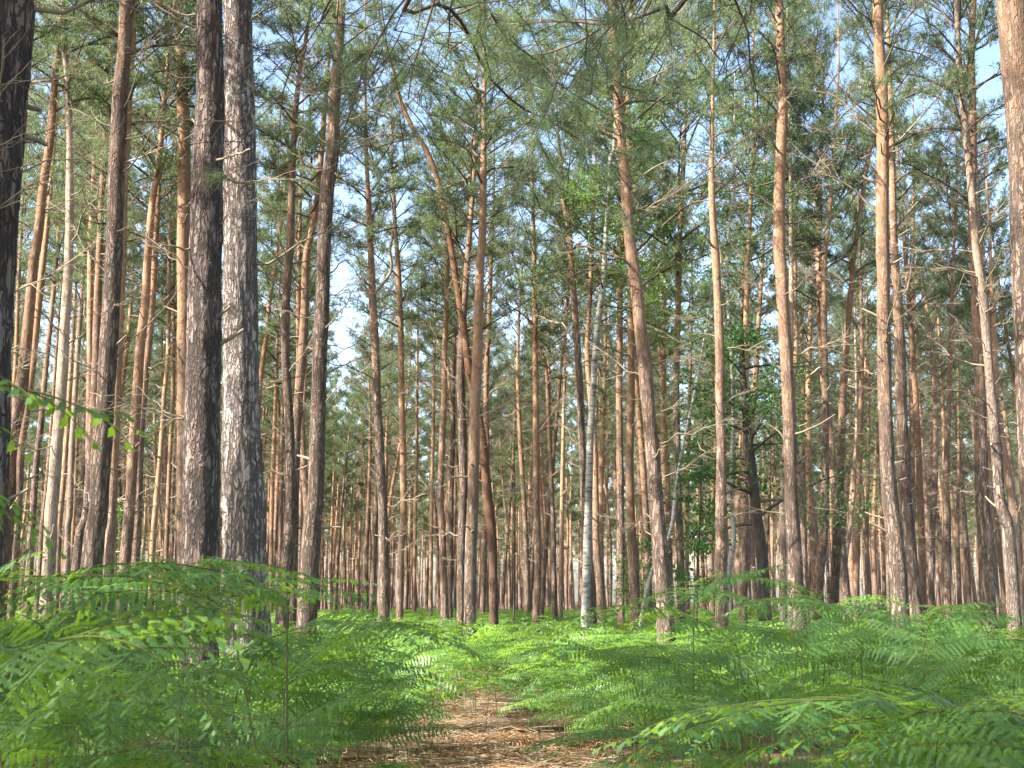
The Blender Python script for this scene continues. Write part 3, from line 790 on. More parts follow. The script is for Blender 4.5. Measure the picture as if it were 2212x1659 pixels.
LIMBS = [
 ('stout pine with', [(726,205),(770,193),(815,182),(868,183)], 5, 1), ('stout pine with', [(735,290),(780,300),(830,284),(900,300)], 4, 1),
 ('stout pine with', [(706,372),(690,368),(662,352)], 5, 0), ('stout pine with', [(712,320),(660,280),(615,270),(560,276)], 4, 1),
 ('stout pine with', [(710,370),(740,380),(762,372)], 4, 0), ('stout pine with', [(712,610),(735,570),(757,563)], 4, 0),
 ('stout pine with', [(716,240),(680,200),(645,170),(600,150)], 4, 1), ('stout pine with', [(712,790),(735,770),(752,764)], 3, 0),
 ('stout pine with', [(740,30),(800,10),(840,-30)], 4, 1), ('stout pine with', [(716,160),(690,130),(665,95),(640,90)], 3, 1),
 ('big leaning', [(1372,500),(1440,430),(1500,380),(1575,340),(1640,330)], 5, 1), ('big leaning', [(1364,410),(1420,360),(1490,340),(1580,345)], 4, 1),
 ('big leaning', [(1343,220),(1400,170),(1470,140),(1540,95)], 5, 1), ('big leaning', [(1341,130),(1400,75),(1480,10),(1500,-30)], 6, 1),
 ('big leaning', [(1336,220),(1290,200),(1250,170),(1180,120)], 4, 1), ('big leaning', [(1350,345),(1300,320),(1240,312),(1180,318)], 4, 1),
 ('big leaning', [(1384,640),(1405,600),(1430,560)], 5, 0), ('big leaning', [(1370,720),(1330,700),(1280,690),(1220,600)], 4, 1),
 ('big leaning', [(1412,825),(1440,790),(1490,770)], 3, 1), ('big leaning', [(1334,215),(1326,140),(1318,80),(1300,20)], 5, 1),
 ('big leaning', [(1402,1135),(1395,1115),(1385,1112)], 5, 0),
 ('tall pale pine', [(1921,330),(1960,285),(2010,230),(2060,165)], 5, 1), ('tall pale pine', [(1924,335),(1965,310),(2005,292)], 4, 0),
 ('tall pale pine', [(1893,268),(1830,205),(1770,130),(1740,80)], 6, 1), ('tall pale pine', [(1892,303),(1850,250),(1800,200),(1720,180)], 5, 1),
 ('tall pale pine', [(1915,185),(1945,150),(1968,135)], 5, 0), ('tall pale pine', [(1893,190),(1868,175),(1855,160)], 4, 0),
 ('tall pale pine', [(1914,90),(1990,120),(2070,170)], 5, 1), ('tall pale pine', [(1912,90),(1940,70),(1990,45),(2060,62)], 4, 1),
 ('tall pale pine', [(1888,60),(1840,10),(1800,-30)], 5, 1),
 ('brown pine, rear', [(1936,445),(1970,400),(2020,340),(2075,260)], 6, 1), ('brown pine, rear', [(1937,500),(1990,430),(2060,360),(2130,320)], 6, 1),
 ('brown pine, rear', [(1934,655),(1960,620),(1968,560),(1975,500)], 5, 1), ('brown pine, rear', [(1956,720),(1980,680),(1995,665)], 4, 0),
 ('brown pine, rear', [(1930,660),(1950,640),(1965,626)], 5, 0), ('brown pine, rear', [(1975,1000),(1990,980),(2004,972)], 5, 0),
 ('tall bright', [(1680,460),(1630,420),(1570,400),(1500,330)], 4, 1), ('tall bright', [(1692,490),(1740,470),(1780,460)], 4, 1),
 ('tall bright', [(1688,155),(1720,130),(1790,100),(1850,60)], 4, 1), ('tall bright', [(1685,810),(1665,780),(1655,760)], 4, 0),
 ('tall bright', [(1718,850),(1750,815),(1775,790)], 5, 0), ('tall bright', [(1716,950),(1745,925),(1800,895)], 4, 0),
 ('tall bright', [(1700,960),(1670,925),(1640,915),(1600,930)], 4, 1), ('tall bright', [(1680,100),(1640,120),(1600,110),(1560,50)], 3, 1),
 ('grey central', [(1030,760),(980,700),(930,680),(880,640)], 4, 1), ('grey central', [(1040,720),(1090,680),(1150,640),(1230,610)], 4, 1),
 ('grey central', [(1040,620),(1090,560),(1110,530)], 3, 1), ('grey central', [(1032,530),(1000,470),(940,420),(880,380)], 4, 1),
 ('grey central', [(1044,400),(1090,350),(1130,300)], 4, 1), ('grey central', [(1042,350),(1020,320),(1008,260),(990,230)], 5, 1),
 ('grey central', [(1042,330),(1015,290),(960,240),(915,200)], 4, 1), ('grey central', [(1046,440),(1090,420),(1150,330)], 3, 1),
 ('grey central', [(1034,640),(980,590),(920,560),(860,575)], 3, 1), ('grey central', [(1020,900),(975,850),(930,830),(895,780)], 3, 1),
 ('left of the two', [(478,345),(510,335),(552,318)], 6, 0), ('left of the two', [(410,548),(385,545),(360,541)], 6, 0),
 ('left of the two', [(425,60),(380,35),(340,10),(300,-30)], 7, 1), ('left of the two', [(480,60),(500,80),(515,105)], 5, 0),
 ('right of the two', [(545,60),(580,20),(620,-20)], 5, 1), ('right of the two', [(500,90),(520,110),(512,105)], 3, 0),
 ('thick shaded', [(250,165),(215,180),(180,150),(140,118)], 4, 1), ('thick shaded', [(275,260),(290,180),(335,90),(360,60)], 4, 1),
 ('thick shaded', [(260,380),(300,330),(350,230),(380,160)], 4, 1), ('thick shaded', [(232,380),(200,340),(160,300)], 3, 1),
 ('thick shaded', [(260,790),(300,720),(370,640),(390,610)], 4, 1), ('thick shaded', [(265,300),(320,280),(385,180)], 4, 1),
 ('narrow sun', [(2105,300),(2130,270),(2165,240)], 4, 0), ('narrow sun', [(2120,420),(2140,400),(2160,380)], 4, 0),
 ('narrow sun', [(2118,380),(2150,340),(2190,270),(2200,250)], 3, 1), ('narrow sun', [(2122,505),(2150,480),(2165,470)], 4, 0),
 ('narrow sun', [(2122,470),(2150,460),(2170,455)], 3, 0), ('narrow sun', [(2100,655),(2110,660),(2120,668)], 4, 0),
 ('shaded dark', [(2110,340),(2140,325),(2182,310)], 6, 1), ('shaded dark', [(2110,255),(2140,245),(2165,240)], 5, 1),
 ('shaded dark', [(2100,170),(2060,130),(2010,60),(1990,0)], 6, 1), ('shaded dark', [(2108,60),(2140,50),(2165,10)], 4, 1),
 ('shaded dark', [(2115,690),(2150,670),(2212,640)], 4, 1), ('shaded dark', [(2112,640),(2140,620),(2205,560)], 3, 1),
 ('dark crooked', [(830,640),(838,590),(834,540),(840,500)], 8, 0), ('dark crooked', [(800,640),(770,590),(740,560)], 4, 1),
 ('dark crooked', [(806,690),(780,650),(720,640)], 3, 1), ('dark crooked', [(830,880),(850,860),(900,845),(950,835)], 3, 1),
 ('slender sunlit', [(625,640),(650,620),(680,610)], 4, 0), ('slender sunlit', [(634,820),(650,812),(644,808)], 3, 0),
 ('dark red leaning', [(985,410),(1010,380),(1025,340),(1022,300)], 8, 0), ('dark red leaning', [(905,300),(870,280),(830,250)], 3, 1),
 ('straight brown pine mid', [(1478,260),(1450,220),(1430,190)], 3, 1), ('straight brown pine mid', [(1476,440),(1510,500),(1540,560)], 3, 1),
 ('brightly sunlit', [(150,220),(160,190),(170,150)], 4, 0), ('brightly sunlit', [(128,715),(110,700),(95,660)], 4, 0),
 ('brightly sunlit', [(150,750),(170,735),(188,722)], 4, 0), ('brightly sunlit', [(125,760),(105,750),(95,745)], 3, 0),
 ('orange-lit knotty', [(1775,790),(1750,810),(1720,840)], 4, 0), ('orange-lit knotty', [(1770,640),(1740,590),(1700,560)], 3, 1),
 ('thick red-brown', [(1545,980),(1525,970),(1515,955)], 3, 0), ('thick red-brown', [(1560,1130),(1540,1115),(1525,1100)], 3, 0),
]
def px_limb(hidx, pix, r_px, twigs, rng):
    t, ax, rd, d, nb = HERO_INFO[hidx]
    base = np.array(t.location)
    pts = []
    dy = rng.uniform(-0.5, 0.5)
    for k, (x, y) in enumerate(pix):
        pts.append(at(x, y, d + dy * k / max(1, len(pix) - 1)) - base)
    z = pts[0][2]
    pts[0] = np.array([np.interp(z, ax[:, 2], ax[:, 0]), np.interp(z, ax[:, 2], ax[:, 1]), z])
    P = smooth_path(np.array(pts), 14)
    P[2:] += np.cumsum(rng.normal(0, 0.012, (12, 3)), axis=0)
    r0 = r_px * d / FPX * 0.5
    rad = np.linspace(1.0, 0.3 if twigs else 0.65, 14) * r0
    b = Buf()
    tube(b, P, rad, 7, 0, cap=True)
    L = np.linalg.norm(P[-1] - P[0])
    if twigs:
        for k in range(int(8 + L * 6)):
            i = int(rng.integers(4, 14))
            p = P[i]
            dirv = unit(P[i] - P[i - 1])
            dv = unit(dirv * rng.uniform(.3, 1) + unit(rng.normal(0, 1, 3)) * 0.9)
            l = rng.uniform(0.2, 0.8) * (0.4 + 0.25 * L)
            m = 5
            s = np.linspace(0, 1, m)[:, None]
            Q = p + dv * s * l + np.cumsum(rng.normal(0, .05 * l, (m, 3)), axis=0) * s
            tube(b, Q, max(0.004, rad[i] * 0.4) * np.linspace(1, .35, m), 4, 0)
            for q in range(int(rng.integers(1, 4))):
                q0 = Q[int(rng.integers(1, m))]
                d2 = unit(dv + rng.normal(0, .8, 3)); l2 = l * rng.uniform(.25, .6)
                S = q0 + d2 * np.linspace(0, 1, 3)[:, None] * l2
                S[1] += rng.normal(0, .05 * l2, 3)
                tube(b, S, [0.0045, 0.004, 0.002], 3, 0)
    return b
lrng = np.random.default_rng(31)
for (key, pix, r_px, tw) in LIMBS:
    hi = hero(key)
    b_ = px_limb(hi, pix, r_px, tw, lrng)
    link('limb' if tw else 'branch_snag', b_.mesh('limb', [M_DEAD if (not tw or lrng.uniform() < .6) else M_LIMB], True), HERO_INFO[hi][0])
# ---------------------------------------------------------------- birches, oak
def leaf_cloud(buf, C, rng, n, spread, size, mi, droop=0.2, flat=0.5):
    K = len(C) * n
    c = np.repeat(C, n, axis=0) + rng.normal(0, spread, (K, 3)) * np.array([1, 1, flat])
    d = unit(rng.normal(0, 1, (K, 3)) - np.array([0, 0, droop]))
    s = unit(np.cross(d, rng.normal(0, 0.5, (K, 3)) + np.array([0, 0, 1.0])))
    l = size * rng.uniform(.7, 1.3, (K, 1))
    up = np.cross(s, d) * 0.12 * l
    V = np.stack([c, c + d * l * .45 + s * l * .36 + up, c + d * l, c + d * l * .45 - s * l * .36 + up], 1)
    buf.quads(V.reshape(-1, 3), np.arange(K * 4).reshape(-1, 4), mi)

def px_stem(pts, d):
    P, W = [], []
    for (x, y, wd) in pts:
        P.append(at(x, y, d)); W.append(wd * (d / ray(x, y)[1]) / FPX * .5)
    P = np.array(P)[::-1]; W = np.array(W)[::-1]
    if P[0][2] > 0:
        sl_ = (P[0][0] - P[1][0]) / max(P[1][2] - P[0][2], .2) * .6
        P = np.vstack([[P[0][0] + max(-.3, min(.3, sl_)) * P[0][2], d, -.05], P]); W = np.r_[W[0] * 1.1, W]
    base = np.array([P[0][0], d, 0.0])
    return P - base, W, base

brng = np.random.default_rng(8)
def deciduous(name, label, cat, d, pts, bark, leafmat, H, n_limb, z_lo, leaf_size, limb_len, per, group=None, sides=14, spread=0.28, limb_mat=None, azs=None):
    loc, W, base = px_stem(pts, d)
    if loc[-1][2] < H:
        sx = (loc[-1][0] - loc[-3][0]) / (loc[-1][2] - loc[-3][2])
        for f in (0.35, 0.7, 1.0):
            z = loc[len(pts)][2] if False else None
            zt = loc[-1][2] + (H - loc[-1][2]) * (f if f < 1 else 1)
            loc = np.vstack([loc, [loc[-1][0] + sx * .5 * (zt - loc[-1][2]), 0, zt]]); W = np.r_[W, max(.012, W[-1] * .6)]
    SP = smooth_path(np.c_[loc, W], 80)
    ax, rd = SP[:, :3], np.maximum(SP[:, 3], .01)
    t = thing(name, label, cat, tuple(base), group)
    link('trunk', stem_geometry(ax, rd, sides, .08, .02, d).mesh('trunk', [bark], True), t)
    cr = Buf()
    for k in range(n_limb):
        lb = Buf()
        z = z_lo + (H - .3 - z_lo) * (k + brng.uniform(0, 1)) / n_limb
        p = np.array([np.interp(z, ax[:, 2], ax[:, 0]), np.interp(z, ax[:, 2], ax[:, 1]), z])
        az = brng.uniform(0, 6.28) if azs is None else azs(k)
        L = limb_len * brng.uniform(.5, 1.2) * (1 - .5 * (z - z_lo) / max(H - z_lo, .1))
        el = brng.uniform(-.05, .7)
        dv = np.array([math.cos(az) * math.cos(el), math.sin(az) * math.cos(el), math.sin(el)])
        m = 7; s = np.linspace(0, 1, m)[:, None]
        Q = p + dv * s * L + np.array([0, 0, -.18]) * L * s ** 2 + np.cumsum(brng.normal(0, .03 * L, (m, 3)), axis=0) * s
        tube(lb, Q, max(.008, np.interp(z, ax[:, 2], rd) * .35) * np.linspace(1, .2, m), 5)
        cs = []
        for q in range(int(4 + L * 5)):
            i = int(brng.integers(2, m))
            d2 = unit(dv + brng.normal(0, .7, 3)); l2 = L * brng.uniform(.15, .45)
            S = Q[i] + d2 * np.linspace(0, 1, 4)[:, None] * l2
            tube(lb, S, np.linspace(.006, .002, 4), 3)
            cs += [S[1], S[2], S[3]]
        link('limb', lb.mesh('limb', [limb_mat or bark], True), t)
        leaf_cloud(cr, np.array(cs), brng, per, spread, leaf_size, 0)
    link('crown', cr.mesh('crown', [leafmat]), t)
    return t

deciduous('birch_tree', 'big white birch with black-banded bark, leaning right as it rises', 'birch tree', 34,
          [(1325,330,7),(1319,333,8),(1316,420,9),(1309,500,10),(1306,553,11),(1303,620,12),(1293,686,13),(1286,770,14),(1281,853,15),(1276,936,15),(1273,1020,16),(1271,1103,17),(1269,1173,18),(1266,1273,18),(1264,1339,19)],
          M_BIRCH, M_BROAD, 17.5, 26, 9.0, .075, 2.4, 7, limb_mat=M_LIMB)
deciduous('birch_tree', 'thin crooked birch with a pale kinked stem among the brown pines at right', 'birch tree', 34,
          [(1588,240,5),(1583,300,6),(1586,400,6),(1576,480,6),(1571,553,7),(1573,653,8),(1576,720,8),(1583,820,9),(1584,920,9),(1581,986,10),(1578,1086,10),(1584,1120,11),(1584,1173,11),(1573,1240,12),(1568,1323,13)],
          M_BIRCH, M_BROAD, 16.5, 20, 10.0, .07, 1.7, 6, limb_mat=M_LIMB)
deciduous('birch_sapling', 'slender pale sapling slanting up to the right behind the big leaning pine', 'sapling', 33,
          [(1548,560,3),(1539,620,3),(1523,720,4),(1509,803,5),(1496,870,6),(1481,936,6),(1471,986,7),(1460,1060,8),(1448,1150,9),(1409,1233,9),(1389,1319,10)],
          M_BIRCH, M_BROAD, 11.5, 10, 6.0, .06, 1.0, 5, limb_mat=M_LIMB, sides=9)
deciduous('oak_tree', 'dark shadowy oak trunk under spreading leafy boughs behind the pines at right', 'oak tree', 33.5,
          [(1602,700,8),(1604,800,14),(1612,900,19),(1622,1000,22),(1634,1106,23),(1643,1173,25),(1648,1240,27)],
          M_OAKBARK, M_OAKLEAF, 9.0, 26, 3.4, .10, 2.8, 5, limb_mat=M_OAKBARK, spread=.32)
deciduous('oak_sapling', 'leafy green sapling left of the thick red-brown pine', 'sapling', 31,
          [(1520,900,3),(1516,980,4),(1512,1100,5),(1508,1200,6),(1505,1300,6)],
          M_OAKBARK, M_OAKLEAF, 6.4, 20, 1.4, .10, .9, 5, limb_mat=M_OAKBARK, sides=8, spread=.2)
deciduous('leafy_sapling', 'small bright leafy sapling left of the foot of the big leaning pine', 'sapling', 38,
          [(1378,1180,2),(1380,1240,3),(1383,1320,4)],
          M_OAKBARK, M_BROAD, 3.6, 12, 1.2, .09, .8, 4, limb_mat=M_OAKBARK, sides=6, spread=.2)
deciduous('leafy_sapling', 'wispy green sapling in front of far pines right of the grey central pine', 'sapling', 44,
          [(1110,980,2),(1112,1100,3),(1110,1320,4)],
          M_OAKBARK, M_BROAD, 7.2, 10, 2.2, .07, 1.1, 3, limb_mat=M_OAKBARK, sides=6, spread=.3)
deciduous('leafy_sapling', 'small green sapling low behind ferns right of the thick shaded pine', 'sapling', 36,
          [(246,1080,2),(245,1150,3),(243,1250,4)],
          M_OAKBARK, M_BROAD, 4.6, 14, 1.4, .08, .9, 4, limb_mat=M_OAKBARK, sides=6, spread=.25)

# ---------------------------------------------------------------- pines of the far stand, each one a tree
frng = np.random.default_rng(21)
FAR = []
for k in range(9):
    b = Buf()
    H = 18.5
    n = 26
    z = np.linspace(0, H, n)
    sway = frng.uniform(.1, .45); ph = frng.uniform(0, 6)
    ax = np.c_[sway * (np.sin(z * .28 + ph) - math.sin(ph)), sway * .6 * (np.cos(z * .23 + ph) - math.cos(ph)), z]
    rd = np.interp(z, [0, .6, 8, 14, H], [.165, .13, .105, .07, .02])
    lum = 1 + frng.normal(0, .05, (n, 9))
    tube(b, ax, rd, 9, 0, lump=lum)
    lo = frng.uniform(2.0, 3.2)
    nbr = int(frng.integers(62, 80))
    for q in range(nbr):
        zz = lo + (11.8 - lo) * (q + frng.uniform()) / nbr
        az = frng.uniform(0, 6.28); el = frng.uniform(-.25, .45) + .02 * zz
        s = frng.uniform(.35, .8) + frng.uniform(0, 1.0) * zz / 11
        M = rotz(az) @ roty(-el) * s
        p = np.array([np.interp(zz, z, ax[:, 0]), np.interp(zz, z, ax[:, 1]), zz])
        b.add(BRANCH_ARR[int(frng.integers(len(BRANCH_ARR)))], (M, p), slot=1)
    top = np.array([np.interp(9.6, z, ax[:, 0]), np.interp(9.6, z, ax[:, 1]), 9.6])
    FAR.append((b.mesh('trunk', [M_BARK_ORANGE if k % 3 else M_BARK, M_DEAD], True), top))

spots = []
tries = 0
occupied = list(HERO_BASES)
def px_x(X, Y):
    return 1106 + FPX * X / (Y * CT - CAM_H * ST)
while len(spots) < 196 and tries < 60000:
    tries += 1
    Y = math.sqrt(frng.uniform(38 ** 2, 96 ** 2))
    X = frng.uniform(-.46, .46) * Y
    px = px_x(X, Y)
    if px < -120 or px > 2330: continue
    if px > 1600 and frng.uniform() < .42: continue
    if 690 < px < 790 and Y < 86: continue                  # the open gap left of centre
    if any((X - a) ** 2 + (Y - c) ** 2 < (2.5 if c > 44 or Y > 48 else 3.2) ** 2 for a, c in occupied): continue
    occupied.append((X, Y)); spots.append((X, Y, px))
spots.sort(key=lambda s: s[1])
for (X, Y, px) in spots:
    k = int(frng.integers(len(FAR)))
    me, top = FAR[k]
    for a in range(len(LANDMARKS) - 1):
        if LANDMARKS[a][0] <= px < LANDMARKS[a + 1][0] or a == len(LANDMARKS) - 2:
            break
    gap = f'{LANDMARKS[a][1]} and {LANDMARKS[a + 1][1]}'
    t = thing('pine_tree', f'thin far pine between {gap}', 'pine tree', (X, Y, 0), f'thin far pines between {gap}', frng.uniform(0, 6.28))
    s = frng.uniform(.86, 1.12)
    tl = (frng.normal(0, .025), frng.normal(0, .025))
    t.rotation_euler = (tl[0], tl[1], t.rotation_euler[2])
    t.scale = (s * frng.uniform(.8, 1.2),) * 2 + (s,)
    link('trunk', me, t)
    link('crown', CROWN_ME[int(frng.integers(len(CROWN_ME)))], t, tuple(top), (0, 0, frng.uniform(0, 6.28)), (.98, .98, 1.1))

# unseen pines added to shade the fern and near trunks and hold back skylight
SHADE = [(-10, -1.2), (-15, -.7), (-12.5, -1.4), (-17.5, -.2), (-6, -.8), (-8, -2.8), (-8.2, 9.0), (-17, 25), (-24, 22), (-9, -8), (-19, 13), (-4, -5),
         (-14, 1.2), (-17, 1.8), (-19.5, .6), (-12.3, 2.8), (-22, 1.5),
         (3, 4.2), (5.5, 6), (-3.2, 5.4), (3.5, .5), (7, 1), (-2.2, 1.5), (1, -3), (9.5, 15), (-6, 13.2),
         # more unseen pines added behind and to the right to cut ambient light
         (7, -3), (10, 3), (9, 9), (13, 7), (14, 14), (12, 18), (17, 20), (19, 12), (16, 27), (21, 30), (5, -8), (12, -4), (16, 1), (0, -9), (8, -13), (22, 4), (24, 19), (-2, -14), (15, -11), (24, 36), (28, 27)]
for i, (X, Y) in enumerate(SHADE):
    me, top = FAR[i % len(FAR)]
    t = thing('pine_tree', 'unseen pine added outside the view to shade the scene', 'pine tree', (X, Y, 0), 'unseen pines added for shade', frng.uniform(0, 6.28))
    link('trunk', me, t)
    link('crown', CROWN_ME[i % len(CROWN_ME)], t, tuple(top), (0, 0, frng.uniform(0, 6.28)), (1.25, 1.25, 1.0))

# ---------------------------------------------------------------- the wood beyond, one mass
mrng = np.random.default_rng(99)
mb = Buf()
lite = [pine_crown(mrng, H=8, Rm=2.1, nb=12, dens=.55, nn=7, L=.30, W=.062, limb_sides=3, dead_frac=.02).arrays() for _ in range(5)]
for k in range(6):
    one = Buf()
    n = 6
    z = np.linspace(0, 18, n)
    tube(one, np.c_[np.cumsum(mrng.normal(0, .12, n)), np.cumsum(mrng.normal(0, .12, n)), z], np.interp(z, [0, 8, 18], [.14, .11, .03]), 5, 3)
    for q in range(26):
        zz = 2.5 + 9 * (q + mrng.uniform()) / 26
        az = mrng.uniform(0, 6.28); el = mrng.uniform(-.3, .4); L = mrng.uniform(.6, 1.8)
        dv = np.array([math.cos(az) * math.cos(el), math.sin(az) * math.cos(el), math.sin(el)])
        S = np.array([0, 0, zz]) + dv * np.linspace(0, 1, 3)[:, None] * L
        tube(one, S, [.018, .013, .006], 3, 4)
        for h in range(3):
            S2 = S[1 + h % 2] + unit(dv + mrng.normal(0, .7, 3)) * np.linspace(0, 1, 2)[:, None] * L * .45
            tube(one, S2, [.010, .006], 3, 4)
    one.add(lite[k % 5], (np.diag([1.05, 1.05, 1.25]), np.array([0, 0, 8.2])))
    arr = one.arrays()
    K = 190
    Y = np.sqrt(mrng.uniform(97 ** 2, 250 ** 2, K)); X = mrng.uniform(-.5, .5, K) * Y
    an = mrng.uniform(0, 6.28, K); s = mrng.uniform(.9, 1.15, K)
    Ms = np.array([rotz(a) * q for a, q in zip(an, s)])
    mb.scatter(arr, Ms, np.c_[X, Y, np.zeros(K)])
o = link('distant_wood', mb.mesh('distant_wood', [M_NEEDLE, M_LIMB, M_NEEDLE_DEAD, M_BARK_ORANGE, M_DEAD]))
tag(o, 'dense pine wood fading away behind the nearer trunks', 'wood', kind='stuff')

# ---------------------------------------------------------------- limb of a near pine reaching over the view
orng = np.random.default_rng(4)
t = thing('overhanging_pine', 'pine boughs hanging into the top of the view with long dark needles', 'pine tree', (1.5, 0.6, 0))
tb = Buf()
z = np.linspace(-.05, 17, 40)
tube(tb, np.c_[.1 * np.sin(z * .4), .1 * np.cos(z * .3) - .1, z], np.interp(z, [0, 10, 17], [.2, .15, .03]), 20, 0)
link('trunk', tb.mesh('trunk', [M_BARK], True), t)
link('crown', CROWN_ME[2], t, (0, 0, 10.5), (0, 0, 1.0), 1.0)
def bough(pix, r0, ndr, needle, d_extra=0.0, twig=10, root=None):
    base = np.array(t.location)
    P = np.array([at(x, y, d) - base for (x, y, d) in pix])
    if root is not None:
        P = np.vstack([np.array(root), P])
    S = smooth_path(P, 40)
    S[3:] += np.cumsum(orng.normal(0, .006, (37, 3)), axis=0)
    b = Buf()
    rad = np.linspace(1, .22, 40) * r0
    tube(b, S, rad, 7, 0, cap=True)
    C, D = [], []
    for k in range(twig):
        i = int(orng.integers(10, 40))
        dv = unit(unit(S[i] - S[i - 1]) * orng.uniform(.2, .9) + unit(orng.normal(0, 1, 3)) * .8 + np.array([0, 0, -.25]))
        l = orng.uniform(.3, 1.1)
        m = 7; s = np.linspace(0, 1, m)[:, None]
        Q = S[i] + dv * s * l + np.cumsum(orng.normal(0, .025, (m, 3)), axis=0) * s + np.array([0, 0, -.15]) * l * s ** 2
        tube(b, Q, max(.0035, rad[i] * .45) * np.linspace(1, .4, m), 5, 0)
        for q in range(3):
            j = int(orng.integers(2, m))
            d2 = unit(dv + orng.normal(0, .7, 3)); l2 = orng.uniform(.15, .4)
            S2 = Q[j] + d2 * np.linspace(0, 1, 4)[:, None] * l2 + np.cumsum(orng.normal(0, .012, (4, 3)), axis=0)
            tube(b, S2, [.0035, .003, .003, .002], 4, 0)
            if orng.uniform() < needle:
                for h in range(9):
                    C.append(S2[1] + (S2[3] - S2[1]) * h / 8); D.append(d2)
        if orng.uniform() < needle:
            for h in range(12):
                C.append(Q[3] + (Q[6] - Q[3]) * h / 11); D.append(dv)
    o = link('bough', b.mesh('bough', [M_LIMB], True), t)
    if C:
        nb_ = Buf()
        needle_tufts(nb_, np.array(C), np.array(D) * .8, orng, 15, .085, .0034, 0)
        link('needles', nb_.mesh('needles', [M_NEEDLE]), o)
bough([(900,-60,5.6),(960,0,6.2),(1010,60,6.6),(1045,140,6.9),(1090,195,7.1),(1130,230,7.3),(1185,252,7.4)], .03, 0, .25, twig=20, root=(0, 0, 4.3))
bough([(980,-40,6.0),(1040,20,6.4),(1090,90,6.8),(1150,130,7.0),(1210,185,7.2),(1290,240,7.4)], .022, 0, .8, twig=30, root=(0, .05, 4.5))
bough([(1480,-20,5.6),(1430,12,5.8),(1350,40,6.2),(1290,52,6.4),(1200,48,6.7),(1120,55,7.0),(1060,40,7.2)], .030, 0, .35, twig=16, root=(0.02, .1, 4.2))
bough([(1380,-60,6.0),(1330,20,6.4),(1280,60,6.6),(1210,95,6.8),(1160,110,7.0)], .026, 0, .8, twig=22, root=(0, .1, 4.7))
bough([(1500,-60,7.4),(1450,60,7.8),(1400,150,8.0),(1370,215,8.2),(1330,245,8.3)], .022, 0, .9, twig=14, root=(.05, .1, 5.4))
bough([(760,-60,5.6),(730,10,6.4),(690,70,6.8),(640,150,7.0),(622,240,7.2),(615,330,7.3)], .014, 0, .1, twig=10, root=(-.05, .05, 4.9))
bough([(900,-40,6.0),(870,60,6.4),(830,130,6.8),(790,170,7.0)], .012, 0, .3, twig=9, root=(-.05, .0, 4.6))

# ---------------------------------------------------------------- ground
gb = Buf()
gn = 150
xs = np.concatenate([-np.geomspace(460, 20, 30), np.linspace(-19, 19, 90), np.geomspace(20, 460, 30)])
ys = np.concatenate([-np.geomspace(400, 6, 14), np.linspace(-5, 40, 100), np.geomspace(41, 460, 30)])
def path_c(Y): return np.interp(Y, [-2, 9, 11.7, 14, 17.3, 22.7, 27, 34], [.1, .0, -.12, -.45, -.95, -.95, -1.2, -2.2])
def path_w(Y): return np.interp(Y, [-2, 9, 11.7, 14, 17.3, 22.7, 27, 34], [.65, .6, .58, .34, .17, .12, .1, .05])
GX, GY = np.meshgrid(xs, ys)
GZ = np.zeros_like(GX)
for a in range(GX.shape[0]):
    for c in range(GX.shape[1]):
        if abs(GX[a, c]) < 30 and GY[a, c] < 60:
            GZ[a, c] = .06 * mnoise.noise(Vector((GX[a, c] * .5, GY[a, c] * .5, 0))) + .03 * mnoise.noise(Vector((GX[a, c] * 2, GY[a, c] * 2, 3))) - .03
gV = np.stack([GX, GY, GZ], -1).reshape(-1, 3)
nx = len(xs)
ii, jj = np.meshgrid(np.arange(len(ys) - 1), np.arange(nx - 1), indexing='ij')
gF = np.stack([ii * nx + jj, ii * nx + jj + 1, (ii + 1) * nx + jj + 1, (ii + 1) * nx + jj], -1).reshape(-1, 4)
gb.quads(gV, gF)
gme = gb.mesh('ground', [M_GROUND], True)
dist = np.abs(gV[:, 0] - path_c(gV[:, 1])) / (path_w(gV[:, 1]) + .5)
tr_ = np.where((gV[:, 1] > -3) & (gV[:, 1] < 33), np.clip(1.6 - dist, 0, 1), 0)
tr_ = np.maximum(tr_, np.where((gV[:, 1] > 6) & (gV[:, 1] < 14) & (gV[:, 0] > 1) & (gV[:, 0] < 7), .55, 0))
gme.attributes.new('trodden', 'FLOAT', 'POINT').data.foreach_set('value', tr_.astype(np.float32))
o = link('ground', gme); tag(o, kind='structure')

# straw, needles and dead bracken lying on the path
srng = np.random.default_rng(55)
sb = Buf()
for k in range(5200):
    Y = srng.uniform(8.5, 30) if k % 3 else srng.uniform(10.5, 16)
    X = path_c(Y) + srng.normal(0, 1) * (path_w(Y) * .9 + .3)
    if k % 5 == 0:
        X = srng.uniform(-.42, .45) * Y
    a = srng.uniform(0, 3.14); L = srng.uniform(.06, .4) * (1 if srng.uniform() < .9 else 2); h = srng.uniform(.01, .05)
    dv = np.array([math.cos(a), math.sin(a), srng.normal(0, .12)])
    p = np.array([X, Y, h])
    r = srng.uniform(.0018, .005)
    S = p + dv * np.linspace(-.5, .5, 4)[:, None] * L + srng.normal(0, .02 * L, (4, 3))
    S[:, 2] = np.maximum(S[:, 2], .0) + .01
    tube(sb, S, [r, r, r, r * .5], 3, 0 if srng.uniform() < .62 else 1)
o = link('straw_litter', sb.mesh('straw_litter', [M_STRAW, M_DEADFERN])); tag(o, 'dry straw and brown bracken litter on the sandy path', 'litter', kind='stuff')

